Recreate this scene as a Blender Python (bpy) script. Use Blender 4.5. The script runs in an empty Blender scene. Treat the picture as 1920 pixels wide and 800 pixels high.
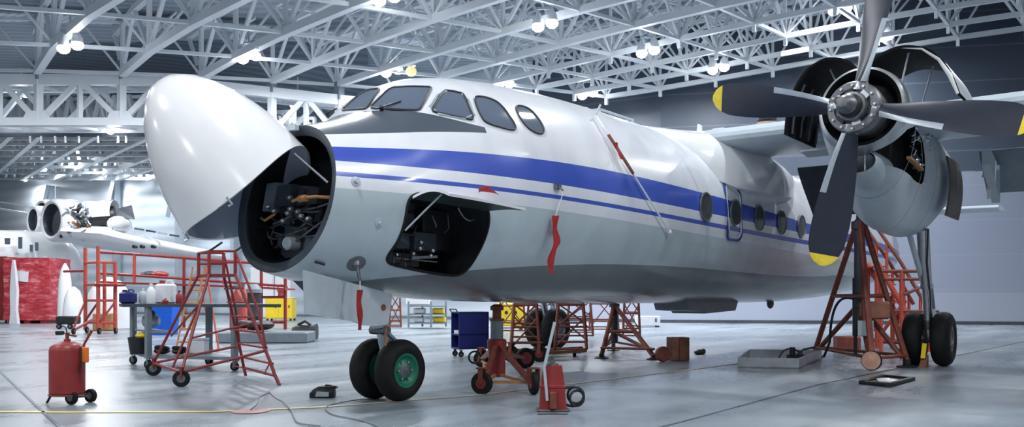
import bpy, bmesh, math, random
from mathutils import Vector as V, Matrix
random.seed(7)
sc = bpy.context.scene
COL = sc.collection
PI = math.pi
# ------------------------------------------------------------------ camera
CAM = V((-6.988, -6.997, 1.186)); YAW = .641; FL = 1600.0; YH = 555.0
FW = V((math.cos(YAW), math.sin(YAW), 0)); RT = V((math.sin(YAW), -math.cos(YAW), 0)); UP = V((0, 0, 1))
cd = bpy.data.cameras.new('camera'); cam = bpy.data.objects.new('camera', cd); COL.objects.link(cam)
cam.location = CAM; cam.rotation_euler = (PI/2, 0, YAW - PI/2)
cd.sensor_width = 36; cd.lens = 36*FL/1920; cd.shift_y = (YH-400)/1920; cd.clip_end = 400
sc.camera = cam
def ray(px, py): return FW + RT*((px-960)/FL) + UP*((YH-py)/FL)
def at(px, py, d): return CAM + ray(px, py)*d
def fl(px, py, z=0.0):
    r = ray(px, py); return CAM + r*((z-CAM.z)/r.z)
def ypl(px, py, y):
    r = ray(px, py); return CAM + r*((y-CAM.y)/r.y)
def xpl(px, py, x):
    r = ray(px, py); return CAM + r*((x-CAM.x)/r.x)
def fp(px, d): # point on the floor under a picture column at a given distance
    p = at(px, YH, d); return V((p.x, p.y, 0))
# ------------------------------------------------------------------ materials
def srgb(r, g, b):
    f = lambda c: (c/255/12.92) if c/255 <= .04045 else ((c/255+.055)/1.055)**2.4
    return (f(r), f(g), f(b), 1)
def mat(name, col, rough=.5, metal=0, var=.12, scale=6, bump=0, coat=0, emit=None, estr=0):
    m = bpy.data.materials.new(name); m.use_nodes = True
    nt = m.node_tree; b = nt.nodes['Principled BSDF']
    b.inputs['Roughness'].default_value = rough; b.inputs['Metallic'].default_value = metal
    if coat: b.inputs['Coat Weight'].default_value = coat; b.inputs['Coat Roughness'].default_value = .08
    col = col if len(col) == 4 else (*col, 1)
    if var or bump:
        tc = nt.nodes.new('ShaderNodeTexCoord'); n = nt.nodes.new('ShaderNodeTexNoise')
        n.inputs['Scale'].default_value = scale; n.inputs['Detail'].default_value = 5; n.inputs['Roughness'].default_value = .6
        nt.links.new(tc.outputs['Object'], n.inputs['Vector'])
        r = nt.nodes.new('ShaderNodeValToRGB'); r.color_ramp.elements[0].position = .3; r.color_ramp.elements[1].position = .7
        a = [max(0, c*(1-var)) for c in col[:3]]; z = [min(1, c*(1+var)) for c in col[:3]]
        r.color_ramp.elements[0].color = (*a, 1); r.color_ramp.elements[1].color = (*z, 1)
        nt.links.new(n.outputs['Fac'], r.inputs['Fac']); nt.links.new(r.outputs['Color'], b.inputs['Base Color'])
        if bump:
            bp = nt.nodes.new('ShaderNodeBump'); bp.inputs['Strength'].default_value = bump; bp.inputs['Distance'].default_value = .02
            nt.links.new(n.outputs['Fac'], bp.inputs['Height']); nt.links.new(bp.outputs['Normal'], b.inputs['Normal'])
    else:
        b.inputs['Base Color'].default_value = col
    if emit:
        b.inputs['Emission Color'].default_value = (*emit[:3], 1); b.inputs['Emission Strength'].default_value = estr
    return m
M = {}
M['white'] = mat('white_paint', (.80, .82, .85), .2, var=.03, scale=2, coat=.5)
M['offwhite'] = mat('off_white_paint', (.72, .75, .8), .4, var=.06)
M['pgrey'] = mat('pale_grey_paint', srgb(178, 190, 200), .35, var=.07, scale=3)
M['mgrey'] = mat('mid_grey_paint', srgb(120, 132, 142), .4, var=.12)
M['dgrey'] = mat('dark_grey_paint', srgb(62, 70, 80), .45, var=.2)
M['black'] = mat('black_paint', (.012, .014, .018), .45, var=.3)
M['cavity'] = mat('dark_cowl_lining', (.010, .011, .013), .85, var=.3)
M['cavity'].node_tree.nodes['Principled BSDF'].inputs['Specular IOR Level'].default_value = .12
M['rubber'] = mat('black_rubber', (.010, .011, .013), .68, var=.3, scale=9, bump=.1)
M['rubber'].node_tree.nodes['Principled BSDF'].inputs['Specular IOR Level'].default_value = .25
M['navy'] = mat('navy_blade_paint', srgb(38, 44, 60), .36, var=.15, scale=5)
M['yellow'] = mat('yellow_paint', srgb(238, 214, 60), .42, var=.1, scale=14)
M['boot'] = mat('grey_deicing_boot', srgb(176, 186, 196), .35, metal=.3, var=.08)
M['steel'] = mat('bare_steel', (.52, .55, .6), .28, metal=.9, var=.12, scale=12)
M['dsteel'] = mat('dull_steel', (.2, .21, .23), .42, metal=.75, var=.3, scale=14)
M['galv'] = mat('galvanised_sheet', (.5, .54, .58), .33, metal=.7, var=.15, scale=5)
M['cone_inside'] = mat('nose_cone_inside', srgb(196, 204, 222), .6, var=.06, scale=2)
M['red'] = mat('red_paint', srgb(142, 46, 48), .4, var=.16, scale=7)
M['rust'] = mat('rusty_red_paint', srgb(126, 64, 52), .55, var=.3, scale=11)
M['orange'] = mat('orange_red_paint', srgb(192, 82, 66), .5, var=.18, scale=9)
M['wine'] = mat('wine_red_paint', srgb(132, 42, 44), .45, var=.22, scale=9)
M['ribbon'] = mat('red_ribbon_cloth', srgb(152, 26, 32), .7, var=.15, scale=12)
M['green'] = mat('green_rim_paint', srgb(16, 112, 86), .42, var=.14, scale=9)
M['blue'] = mat('bright_blue_plastic', srgb(10, 96, 214), .4, var=.06)
M['nblue'] = mat('navy_cabinet_paint', srgb(26, 38, 104), .4, var=.1)
M['yel2'] = mat('yellow_cabinet_paint', srgb(232, 204, 40), .42, var=.08)
M['wood'] = mat('brown_wood', srgb(128, 86, 70), .7, var=.35, scale=8)
M['glass'] = mat('dark_window_glass', srgb(92, 106, 126), .08, var=.06, scale=1)  # base colour lightened to carry the hall's reflection in the panes
M['glass'].node_tree.nodes['Principled BSDF'].inputs['Specular IOR Level'].default_value = .9
M['cabglass'] = mat('grey_cabin_glass', srgb(74, 80, 84), .12, var=.25, scale=5)
M['gasket'] = mat('window_gasket', (.03, .035, .045), .5, var=.1)
M['blue_trim'] = mat('blue_stripe_paint', srgb(52, 72, 172), .35, var=.12)
M['copper'] = mat('tan_hose', srgb(176, 128, 84), .5, var=.2, scale=12)
M['tan'] = mat('tan_wheel_disc', srgb(196, 150, 130), .6, var=.15, scale=10)
M['copper2'] = mat('brown_tank_paint', srgb(150, 98, 80), .55, var=.2, scale=8)
M['beige'] = mat('beige_canvas', srgb(206, 178, 158), .8, var=.12)
M['truss'] = mat('white_truss_paint', (.70, .745, .79), .45, var=.04, scale=1)
M['lens'] = mat('lamp_lens', (1, 1, 1), .3, var=0, emit=(.93, .97, 1), estr=16)
M['tube'] = mat('tube_lamp', (1, 1, 1), .3, var=0, emit=(.93, .97, 1), estr=5)
M['orange_tag'] = mat('orange_tag', srgb(238, 120, 50), .5, var=.06)
M['lgreen'] = mat('dark_green_primer', srgb(36, 56, 54), .5, var=.2)
M['brown'] = mat('brown_primer', srgb(84, 76, 74), .5, var=.3, scale=3)
# ------------------------------------------------------------------ mesh builder
OFF = {}
class MB:
    def __init__(s): s.v = []; s.f = []; s.m = []
    def add(s, vs, fs, mi=0):
        b = len(s.v); s.v += [V(v) for v in vs]
        for f in fs: s.f.append([b+i for i in f]); s.m.append(mi)
    def obox(s, c, ex, ey, ez, mi=0):
        c = V(c); ex, ey, ez = V(ex), V(ey), V(ez)
        vs = [c+ex*a+ey*b+ez*d for d in (-1, 1) for b in (-1, 1) for a in (-1, 1)]
        s.add(vs, [(0,2,3,1),(4,5,7,6),(0,1,5,4),(2,6,7,3),(0,4,6,2),(1,3,7,5)], mi)
    def box(s, c, size, rz=0, mi=0):
        r = Matrix.Rotation(rz, 3, 'Z')
        s.obox(c, r@V((size[0]/2,0,0)), r@V((0,size[1]/2,0)), V((0,0,size[2]/2)), mi)
    def bbox(s, c, size, rz=0, bev=.02, mi=0):
        # box with bevelled vertical edges and a bevelled top and bottom
        x, y, z = size[0]/2, size[1]/2, size[2]/2; r = Matrix.Rotation(rz, 3, 'Z'); c = V(c); rings = []
        for zz, ins in ((-z, bev), (-z+bev, 0), (z-bev, 0), (z, bev)):
            X, Y = x-ins, y-ins; k = bev
            rings.append([c + r@V((a, b, zz)) for a, b in ((-X+k,-Y),(X-k,-Y),(X,-Y+k),(X,Y-k),(X-k,Y),(-X+k,Y),(-X,Y-k),(-X,-Y+k))])
        s.loft(rings, True, True, mi=mi)
    def bar(s, p, q, w, h=None, up=UP, mi=0):
        p, q = V(p), V(q); d = (q-p); h = h or w
        if d.length < 1e-6: return
        d.normalize(); x = d.cross(up)
        if x.length < 1e-4: x = d.cross(V((1,0,0)))
        x.normalize(); y = x.cross(d)
        s.obox((p+q)/2, x*(w/2), (q-p)/2, y*(h/2), mi)
    def rod(s, p, q, r0, r1=None, n=8, mi=0):
        p, q = V(p), V(q); s.lathe(p, q-p, [(0, 0), (0, r0), ((q-p).length, r0 if r1 is None else r1), ((q-p).length, 0)], n, mi)
    def lathe(s, o, ax, prof, n=16, mi=0):
        o, ax = V(o), V(ax).normalized(); x = ax.cross(V((0,0,1)))
        if x.length < 1e-3: x = V((1,0,0))
        x.normalize(); y = ax.cross(x); rings = []
        mis = mi if isinstance(mi, (list, tuple)) else [mi]*(len(prof)-1)
        for t, r in prof:
            if r < 1e-6: rings.append([o+ax*t])
            else: rings.append([o+ax*t+(x*math.cos(2*PI*k/n)+y*math.sin(2*PI*k/n))*r for k in range(n)])
        s._rings(rings, True, mis)
    def _rings(s, rings, closed, mis):
        idx = []
        for R in rings:
            idx.append(list(range(len(s.v), len(s.v)+len(R)))); s.v += [V(p) for p in R]
        for a in range(len(rings)-1):
            A, B = idx[a], idx[a+1]; mi = mis[a] if a < len(mis) else mis[-1]
            if len(A) == 1 and len(B) == 1: continue
            n = max(len(A), len(B)); rng = range(n) if closed else range(n-1)
            for k in rng:
                k2 = (k+1) % n
                if len(A) == 1: f = [A[0], B[k], B[k2]]
                elif len(B) == 1: f = [A[k], B[0], A[k2]]
                else: f = [A[k], B[k], B[k2], A[k2]]
                s.f.append(f); s.m.append(mi)
        return idx
    def loft(s, rings, cap0=False, cap1=False, closed=True, mi=0):
        mis = mi if isinstance(mi, (list, tuple)) else [mi]*(len(rings)-1)
        idx = s._rings(rings, closed, mis)
        if cap0: s.f.append(list(idx[0])); s.m.append(mis[0])
        if cap1: s.f.append(list(idx[-1])[::-1]); s.m.append(mis[-1])
        return idx
    def tube(s, pts, r, n=8, closed=False, mi=0):
        pts = [V(p) for p in pts]; rings = []; x = None; L = len(pts)
        for i, p in enumerate(pts):
            if closed: d = pts[(i+1) % L]-pts[i-1]
            else: d = pts[min(i+1, L-1)]-pts[max(i-1, 0)]
            if d.length < 1e-9: d = V((0,0,1))
            d.normalize()
            if x is None:
                x = d.cross(UP)
                if x.length < 1e-3: x = d.cross(V((1,0,0)))
            x = x - d*x.dot(d)
            if x.length < 1e-5: x = d.cross(V((.3,.9,.1)))
            x.normalize(); y = d.cross(x)
            rr = r[i] if isinstance(r, (list, tuple)) else r
            rings.append([p+(x*math.cos(2*PI*k/n)+y*math.sin(2*PI*k/n))*rr for k in range(n)])
        if closed: rings.append(rings[0]); s.loft(rings, mi=mi)
        else: s.loft(rings, True, True, mi=mi)
    def ring(s, c, ax, R, r, n=24, m=8, mi=0):
        c, ax = V(c), V(ax).normalized(); x = ax.cross(UP)
        if x.length < 1e-3: x = V((1,0,0))
        x.normalize(); y = ax.cross(x)
        s.tube([c+(x*math.cos(2*PI*k/n)+y*math.sin(2*PI*k/n))*R for k in range(n)], r, m, True, mi)
    def prism(s, poly, vec, mi=0):
        vec = V(vec); s.loft([[V(p) for p in poly], [V(p)+vec for p in poly]], True, True, mi=mi)
    def ball(s, c, r, n=12, sz=None, mi=0):
        c = V(c); sz = sz or (1,1,1); rings = []
        h = n//2
        for i in range(h+1):
            a = -PI/2+PI*i/h
            if i in (0, h): rings.append([c+V((0,0,math.sin(a)*r*sz[2]))])
            else: rings.append([c+V((math.cos(a)*math.cos(2*PI*k/n)*r*sz[0], math.cos(a)*math.sin(2*PI*k/n)*r*sz[1], math.sin(a)*r*sz[2])) for k in range(n)])
        s._rings(rings, True, [mi])
    def sheet(s, rows, th, mi=0, mi2=None):
        # open surface (rows of points) given a thickness, closed all round
        n, m = len(rows), len(rows[0]); top = [[V(p) for p in r] for r in rows]; bot = []
        for i in range(n):
            b = []
            for j in range(m):
                du = top[min(i+1,n-1)][j]-top[max(i-1,0)][j]; dv = top[i][min(j+1,m-1)]-top[i][max(j-1,0)]
                nn = du.cross(dv)
                if nn.length > 1e-9: nn.normalize()
                b.append(top[i][j]-nn*th)
            bot.append(b)
        b0 = len(s.v); s.v += [p for r in top for p in r]; b1 = len(s.v); s.v += [p for r in bot for p in r]
        mi2 = mi if mi2 is None else mi2
        def q(a, b, c, d, k): s.f.append([a,b,c,d]); s.m.append(k)
        for i in range(n-1):
            for j in range(m-1):
                a = i*m+j
                q(b0+a, b0+a+m, b0+a+m+1, b0+a+1, mi); q(b1+a, b1+a+1, b1+a+m+1, b1+a+m, mi2)
        for i in range(n-1):
            for j in (0, m-1):
                a = i*m+j; q(b0+a, b0+a+m, b1+a+m, b1+a, mi)
        for j in range(m-1):
            for i in (0, n-1):
                a = i*m+j; q(b0+a, b0+a+1, b1+a+1, b1+a, mi)
    def build(s, name, mats, parent=None, smooth=35, origin=None):
        me = bpy.data.meshes.new(name)
        if parent is not None: o0 = OFF[parent.name]
        elif origin is not None: o0 = V(origin)
        else:
            lo = V([min(v[i] for v in s.v) for i in range(3)]); hi = V([max(v[i] for v in s.v) for i in range(3)])
            o0 = V(((lo.x+hi.x)/2, (lo.y+hi.y)/2, lo.z))
        me.from_pydata([tuple(v-o0) for v in s.v], [], s.f)
        mats = mats if isinstance(mats, (list, tuple)) else [mats]
        for k in mats: me.materials.append(M[k] if isinstance(k, str) else k)
        me.polygons.foreach_set('material_index', s.m)
        bm = bmesh.new(); bm.from_mesh(me); bmesh.ops.remove_doubles(bm, verts=bm.verts, dist=1e-5)
        bmesh.ops.recalc_face_normals(bm, faces=bm.faces); bm.to_mesh(me); bm.free()
        if smooth:
            me.polygons.foreach_set('use_smooth', [True]*len(me.polygons)); me.set_sharp_from_angle(angle=math.radians(smooth))
        o = bpy.data.objects.new(name, me); COL.objects.link(o)
        if parent is not None: o.parent = parent
        else: o.location = o0
        OFF[o.name] = o0
        return o
def tag(o, label=None, cat=None, group=None, kind=None):
    if label: o['label'] = label
    if cat: o['category'] = cat
    if group: o['group'] = group
    if kind: o['kind'] = kind
    return o
def thing(name, loc, label, cat, group=None):
    o = bpy.data.objects.new(name, None); COL.objects.link(o); o.location = loc; o.empty_display_size = .2
    OFF[o.name] = V(loc); return tag(o, label, cat, group)
def part(name, mats, parent, smooth=35):
    pass
def copy_tree(o, parent=None, loc=None, rz=None):
    c = o.copy(); COL.objects.link(c)
    if parent is not None: c.parent = parent
    if loc is not None: c.location = loc
    if rz is not None: c.rotation_euler = (0, 0, rz)
    for ch in list(o.children): copy_tree(ch, c)
    return c
def struct(mb, name, mats, smooth=0, origin=(0, 0, 0)):
    return tag(mb.build(name, mats, None, smooth, origin), kind='structure')
def lerp(a, b, t): return a+(b-a)*t
def pchip(xs, ys):
    n = len(xs); h = [xs[i+1]-xs[i] for i in range(n-1)]; d = [(ys[i+1]-ys[i])/h[i] for i in range(n-1)]
    m = [d[0]]+[0 if d[i-1]*d[i] <= 0 else 2*d[i-1]*d[i]/(d[i-1]+d[i]) for i in range(1, n-1)]+[d[-1]]
    def f(x):
        if x <= xs[0]: return ys[0]
        if x >= xs[-1]: return ys[-1]
        i = max(k for k in range(n-1) if xs[k] <= x); t = (x-xs[i])/h[i]
        return (ys[i]*(1+2*t)*(1-t)**2 + h[i]*m[i]*t*(1-t)**2 + ys[i+1]*t*t*(3-2*t) + h[i]*m[i+1]*t*t*(t-1))
    return f
# ================================================================== the hangar
import numpy as np
def shader(name, rough=.5, metal=0):
    m = bpy.data.materials.new(name); m.use_nodes = True
    b = m.node_tree.nodes['Principled BSDF']; b.inputs['Roughness'].default_value = rough; b.inputs['Metallic'].default_value = metal
    nt = m.node_tree
    def N(t, **k):
        n = nt.nodes.new('ShaderNode'+t)
        for a, v in k.items(): setattr(n, a, v)
        return n
    return m, nt, b, N
def ramp(nt, stops, interp='LINEAR'):
    r = nt.nodes.new('ShaderNodeValToRGB'); e = r.color_ramp; e.interpolation = interp
    while len(e.elements) < len(stops): e.elements.new(.5)
    for el, (p, c) in zip(e.elements, stops): el.position = p; el.color = c if len(c) == 4 else (*c, 1)
    return r
# polished concrete floor: mottled, scuffed along one direction
m, nt, b, N = shader('polished_concrete', .3)
tc = N('TexCoord'); mp = N('Mapping'); mp.inputs['Rotation'].default_value = (0, 0, -.93); mp.inputs['Scale'].default_value = (.35, 1.3, 1)
n1 = N('TexNoise'); n1.inputs['Scale'].default_value = .55; n1.inputs['Detail'].default_value = 7; n1.inputs['Roughness'].default_value = .6
n2 = N('TexNoise'); n2.inputs['Scale'].default_value = 3.2; n2.inputs['Detail'].default_value = 6
nt.links.new(tc.outputs['Object'], mp.inputs['Vector']); nt.links.new(mp.outputs['Vector'], n1.inputs['Vector']); nt.links.new(tc.outputs['Object'], n2.inputs['Vector'])
r1 = ramp(nt, [(.3, srgb(108, 119, 129)), (.5, srgb(138, 148, 157)), (.72, srgb(164, 173, 181))])
r2 = ramp(nt, [(.3, (.82, .83, .84)), (.6, (1, 1, 1))])
mx = N('Mix', data_type='RGBA', blend_type='MULTIPLY'); mx.inputs[0].default_value = .7
nt.links.new(n1.outputs['Fac'], r1.inputs['Fac']); nt.links.new(n2.outputs['Fac'], r2.inputs['Fac'])
nt.links.new(r1.outputs['Color'], mx.inputs[6]); nt.links.new(r2.outputs['Color'], mx.inputs[7]); nt.links.new(mx.outputs[2], b.inputs['Base Color'])
rr = ramp(nt, [(.3, (.2, .2, .2)), (.7, (.42, .42, .42))]); nt.links.new(n1.outputs['Fac'], rr.inputs['Fac']); nt.links.new(rr.outputs['Color'], b.inputs['Roughness'])
M['floor'] = m
# ribbed roof deck
def ribbed(name, c0, c1, axis, scale, rough=.6):
    m, nt, b, N = shader(name, rough)
    tc = N('TexCoord'); w = N('TexWave', wave_type='BANDS', bands_direction=axis); w.inputs['Scale'].default_value = scale; w.inputs['Distortion'].default_value = .0
    nz = N('TexNoise'); nz.inputs['Scale'].default_value = .25; nz.inputs['Detail'].default_value = 4
    nt.links.new(tc.outputs['Object'], w.inputs['Vector']); nt.links.new(tc.outputs['Object'], nz.inputs['Vector'])
    mix = N('Mix', data_type='FLOAT'); mix.inputs[0].default_value = .55
    nt.links.new(w.outputs['Fac'], mix.inputs[2]); nt.links.new(nz.outputs['Fac'], mix.inputs[3])
    r = ramp(nt, [(.25, c0), (.75, c1)]); nt.links.new(mix.outputs[0], r.inputs['Fac']); nt.links.new(r.outputs['Color'], b.inputs['Base Color'])
    bp = N('Bump'); bp.inputs['Strength'].default_value = .4; bp.inputs['Distance'].default_value = .05
    nt.links.new(w.outputs['Fac'], bp.inputs['Height']); nt.links.new(bp.outputs['Normal'], b.inputs['Normal'])
    return m
M['deck'] = ribbed('lightened_roof_deck_sheet', srgb(138, 152, 166), srgb(168, 180, 192), 'DIAGONAL', .9)  # colour lightened to make up for the little bounce light up here
M['deck2'] = ribbed('far_roof_deck_sheet', srgb(72, 86, 100), srgb(100, 114, 128), 'DIAGONAL', .9)  # same sheet in a darker copy, as the far bay is lit more
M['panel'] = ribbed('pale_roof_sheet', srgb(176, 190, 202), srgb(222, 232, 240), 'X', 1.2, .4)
# cladding: dark above, pale below, faint seams
m, nt, b, N = shader('two_tone_cladding', .5)
tc = N('TexCoord'); sx = N('SeparateXYZ'); nt.links.new(tc.outputs['Object'], sx.inputs[0])
mr = N('MapRange'); mr.inputs['From Min'].default_value = 0; mr.inputs['From Max'].default_value = 16; nt.links.new(sx.outputs['Z'], mr.inputs['Value'])
r1 = ramp(nt, [(0, srgb(160, 168, 186)), (.085, srgb(154, 162, 180)), (.0851, srgb(144, 152, 172)), (.40, srgb(134, 144, 164)), (.401, srgb(66, 76, 92)), (1, srgb(62, 72, 88))])
md = N('Math', operation='FRACT'); dv = N('Math', operation='DIVIDE'); dv.inputs[1].default_value = 1.45
nt.links.new(sx.outputs['Z'], dv.inputs[0]); nt.links.new(dv.outputs[0], md.inputs[0])
lt = N('Math', operation='LESS_THAN'); lt.inputs[1].default_value = .035; nt.links.new(md.outputs[0], lt.inputs[0])
mx = N('Mix', data_type='RGBA', blend_type='MIX'); mul = N('Math', operation='MULTIPLY'); mul.inputs[1].default_value = .12
nt.links.new(lt.outputs[0], mul.inputs[0]); nt.links.new(mul.outputs[0], mx.inputs[0])
nt.links.new(mr.outputs[0], r1.inputs['Fac']); nt.links.new(r1.outputs['Color'], mx.inputs[6]); mx.inputs[7].default_value = srgb(178, 188, 204)
nt.links.new(mx.outputs[2], b.inputs['Base Color']); M['clad'] = m
M['wallL'] = ribbed('pale_wall_sheet', srgb(188, 200, 212), srgb(208, 218, 228), 'Z', .4, .5)
M['line'] = mat('worn_yellow_line', srgb(222, 200, 118), .4, var=.18, scale=3)
M['line2'] = mat('faded_yellow_line', srgb(196, 190, 168), .4, var=.12, scale=3)
M['joint'] = mat('floor_joint_filler', srgb(96, 108, 120), .5, var=.2, scale=4)

def rd(r, d, z=0.0): # right / forward / up measured from where the camera stands
    p = CAM + RT*r + FW*d; return V((p.x, p.y, z))
fb = MB(); fb.obox(rd(-5, 40, -.1), RT*75, FW*60, UP*.1); struct(fb, 'floor', 'floor')
WL = [(-66, 82), (-39.6, 66), (1.0, 41.6)]           # far wall, left run
WR = [(1.0, 41.6), (6.65, 38.2), (30, 33.4)]           # far wall, right run
def wall(name, P, mt, z1=15):
    w = MB()
    for (a, b_) in zip(P[:-1], P[1:]):
        p, q = rd(*a), rd(*b_); n = (q-p).normalized().cross(UP)
        w.prism([p, q, q+UP*z1, p+UP*z1], n*-.3 if n.dot(FW) < 0 else n*.3)
    return struct(w, name, mt)
wall('wall_left', WL, 'wallL', 15); wall('wall_back', WR, 'clad', 17)
def strip(name, P, z0, z1, off, mt):
    w = MB()
    for (a, b_) in zip(P[:-1], P[1:]):
        p, q = rd(*a), rd(*b_); n = (q-p).normalized().cross(UP); n = n if n.dot(FW) < 0 else -n
        w.prism([p+UP*z0, q+UP*z0, q+UP*z1, p+UP*z1], n*off)
    return struct(w, name, mt)
strip('baseboard_back', WR, 0, .14, .06, 'dgrey'); strip('baseboard_left', WL, 0, .14, .06, 'mgrey')
# wall columns of the far wall (each with its slanting stay)
def dwall(px, P=WL):
    k = (px-960)/FL
    for (a, b_) in zip(P[:-1], P[1:]):
        t = (k*a[1]-a[0])/((b_[0]-a[0])-k*(b_[1]-a[1]))
        if -.001 <= t <= 1.001: return a[1]+(b_[1]-a[1])*t
    return P[0][1]
for px in (95, 218, 336, 440):
    d = dwall(px)-.6; c = MB(); p = fp(px, d)
    c.box(p+UP*4.6, (.45, .3, 9.2), YAW-.5); q = fp(px-22, d-.4)
    c.bar(q+UP*6.2, p+UP*9.2+FW*-.3, .22)
    struct(c, 'wall_column', 'pgrey', origin=p)
# ---- roof space frame: joints of the lower layer, read off along each truss
ND = {(1,1):(110,82),(2,1):(285,93),(3,1):(440,103),(4,1):(590,118),(5,1):(715,130),(6,1):(830,144),(7,1):(922,152),(1,0):(72,135),(2,0):(228,138),(3,0):(375,141),(4,0):(510,153),(5,0):(635,158),
(1,2):(165,26),(2,2):(357,43),(3,2):(530,62),(4,2):(685,81),(5,2):(822,97),(6,2):(930,117),(7,2):(1027,130),(8,2):(1110,147),(9,2):(1177,157),(10,2):(1237,165),
(3,3):(660,7),(4,3):(810,35),(5,3):(940,60),(6,3):(1045,84),(7,3):(1140,102),(8,3):(1225,120),(9,3):(1290,134),(10,3):(1345,149),(5,4):(1090,19),(6,4):(1190,47),(7,4):(1275,71),(8,4):(1345,96),(9,4):(1400,110),(10,4):(1447,129),
(6,5):(1350,11),(7,5):(1415,41),(8,5):(1475,70),(9,5):(1520,87),(10,5):(1560,110),(8,6):(1605,45),(9,6):(1652,62),(10,6):(1675,92),(8,7):(1756,19),(9,7):(1780,44),(10,7):(1796,73),(9,8):(1920,23),(10,8):(1916,53)}
def basis(i, j):
    i, j = i/5-1, j/4-1
    return [1, i, j, i*i, i*j, j*j, i**3, i*i*j, i*j*j, j**3]
Am, Bm = [], []
for (i, j), (px, py) in ND.items():
    d = 8.814*FL/(YH-py)*(1+.036*max(0, j-1.5)); Am.append(basis(i, j)); Bm.append((d*(px-960)/FL, d, 8.814*(1+.036*max(0, j-1.5))))
CF = np.linalg.lstsq(np.array(Am), np.array(Bm), rcond=None)[0]
def node(i, j, up=0.0):
    r, d, z = np.array(basis(i, j)) @ CF
    return rd(float(r), float(d), float(z)+1.186+up)
JM = {0: 4, 1: 5, 2: 5, 3: 6, 4: 6, 5: 7, 6: 8, 7: 8, 8: 9, 9: 9, 10: 9}
TH = 2.0
for i in range(0, 11):
    w = .26 if i < 4 else (.22 if i < 7 else .17); t = MB(); jm = JM[i]; j0 = 0 if i < 6 else 1
    P = [node(i, j) for j in range(j0, jm+1)]; Q = [node(i, j+.5, TH) for j in range(j0-1, jm+1)]
    for a, b_ in zip(P[:-1], P[1:]): t.bar(a, b_, w, w*1.1)
    for a, b_ in zip(Q[:-1], Q[1:]): t.bar(a, b_, w*.8)
    for k, p in enumerate(P):
        t.bar(p, p+UP*TH, w*.55); t.bar(p, Q[k], w*.5); t.bar(p, Q[k+1], w*.5)
        if i > 6: t.bar(p-UP*.35, p, w*.7)
    struct(t, 'roof_truss', 'truss', origin=P[0])
for j in range(0, 10):
    I = [i for i in range(0, 11) if JM[i] >= j and (j > 0 or i < 7)]; t = MB()
    P = [node(i, j) for i in I]
    for a, b_ in zip(P[:-1], P[1:]):
        t.bar(a, b_, .12); m_ = (a+b_)/2+UP*TH
        t.bar(a, m_, .085); t.bar(b_, m_, .085)
    for i in I[:-1]:
        t.bar(node(i+.5, j, TH), node(i+.5, j+.5, TH), .07)
    for a, b_ in zip(P[:-2], P[1:-1]): t.bar((a+b_)/2+UP*TH, b_+UP*TH, .1)
    struct(t, 'roof_purlin', 'truss', origin=P[0])
# braces of the upper layer
t = MB()
for i in range(4, 10):
    for j in range(1, JM[i]):
        t.bar(node(i, j+.5, TH), node(i+1, j+.5, TH), .08); t.bar(node(i, j+.5, TH), node(i+1, j-.5, TH), .07)
        t.bar(node(i, j), node(i+.5, j+.5, TH), .07); t.bar(node(i+1, j+1), node(i+.5, j+.5, TH), .07)
struct(t, 'roof_brace', 'truss', origin=node(4, 1))
# deck above
ZN = np.array([[1, *(lambda p: ((p-CAM).dot(RT), (p-CAM).dot(FW)))(node(i, j))] for (i, j) in ND]); ZV = np.array([node(i, j).z for (i, j) in ND]); ZC = np.linalg.lstsq(ZN, ZV, rcond=None)[0]
def zdeck(r, d): return max(9.75, float(ZC[0]+ZC[1]*max(r, -20)+ZC[2]*min(max(d, 26), 40)))+TH+.75
t = MB(); rows = []
for k in range(23):
    r = -66+k*4.4; dw = dwall(960+FL*r/60) if r < 1 else 44
    rows.append([rd(r, d, zdeck(r, d)) for d in (20, 24, 28, 32, 36, 40, 46, 58, 72)])
t.sheet(rows, .12); struct(t, 'ceiling', 'deck', 40)
for (ja, jb, up) in ((1.30, 1.72, .25), (-.15, .12, .1), (3.3, 3.6, .2)):
    for i in range(-1, 11):
        if ja > 3 and i < 3: continue
        t = MB(); rows = [[node(lerp(i+.06, i+.9, u), lerp(ja, jb, v_), TH+up) for u in (0, .33, .66, 1)] for v_ in (0, .5, 1)]
        t.sheet(rows, .05); struct(t, 'ceiling_panel', 'panel', origin=node(i, ja, TH))
# ---- deep lattice girder on the left
def gp(px, y): # on the girder's line
    P = [(-30, 32.6), (-20.1, 33.4), (-7.2, 35.4), (3, 37.2)]; k = (px-960)/FL
    for a, b_ in zip(P[:-1], P[1:]):
        t = (k*a[1]-a[0])/((b_[0]-a[0])-k*(b_[1]-a[1]))
        if -.001 <= t <= 1.001: d = a[1]+(b_[1]-a[1])*t; return at(px, y, d)
    return at(px, y, P[0][1])
t = MB(); GX = [-120, -65, 0, 72, 150, 228, 302, 375, 443, 510, 574, 636, 700, 760, 820]
T = [gp(x, 150+max(0, x-290)*.11) for x in GX]; Bt = [gp(x, 229+max(0, x-290)*.09) for x in GX]
for a, b_ in zip(T[:-1], T[1:]): t.bar(a, b_, .3, .42)
for a, b_ in zip(Bt[:-1], Bt[1:]): t.bar(a, b_, .42, .3)
for k in range(len(GX)):
    t.bar(Bt[k], T[k], .26 if k % 2 else .16)
    if k % 2 and k+1 < len(GX):
        t.bar(Bt[k], T[k+1], .2); t.bar(Bt[k], T[k-1], .2)
        for s in (-1, 1):
            q = (Bt[k+1]-Bt[k-1]).normalized()
            t.prism([Bt[k]+UP*.1-q*.5-FW*.16, Bt[k]+UP*.1+q*.5-FW*.16, Bt[k]+UP*.42+q*.35-FW*.16, Bt[k]+UP*.42-q*.35-FW*.16], FW*.04)
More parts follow.
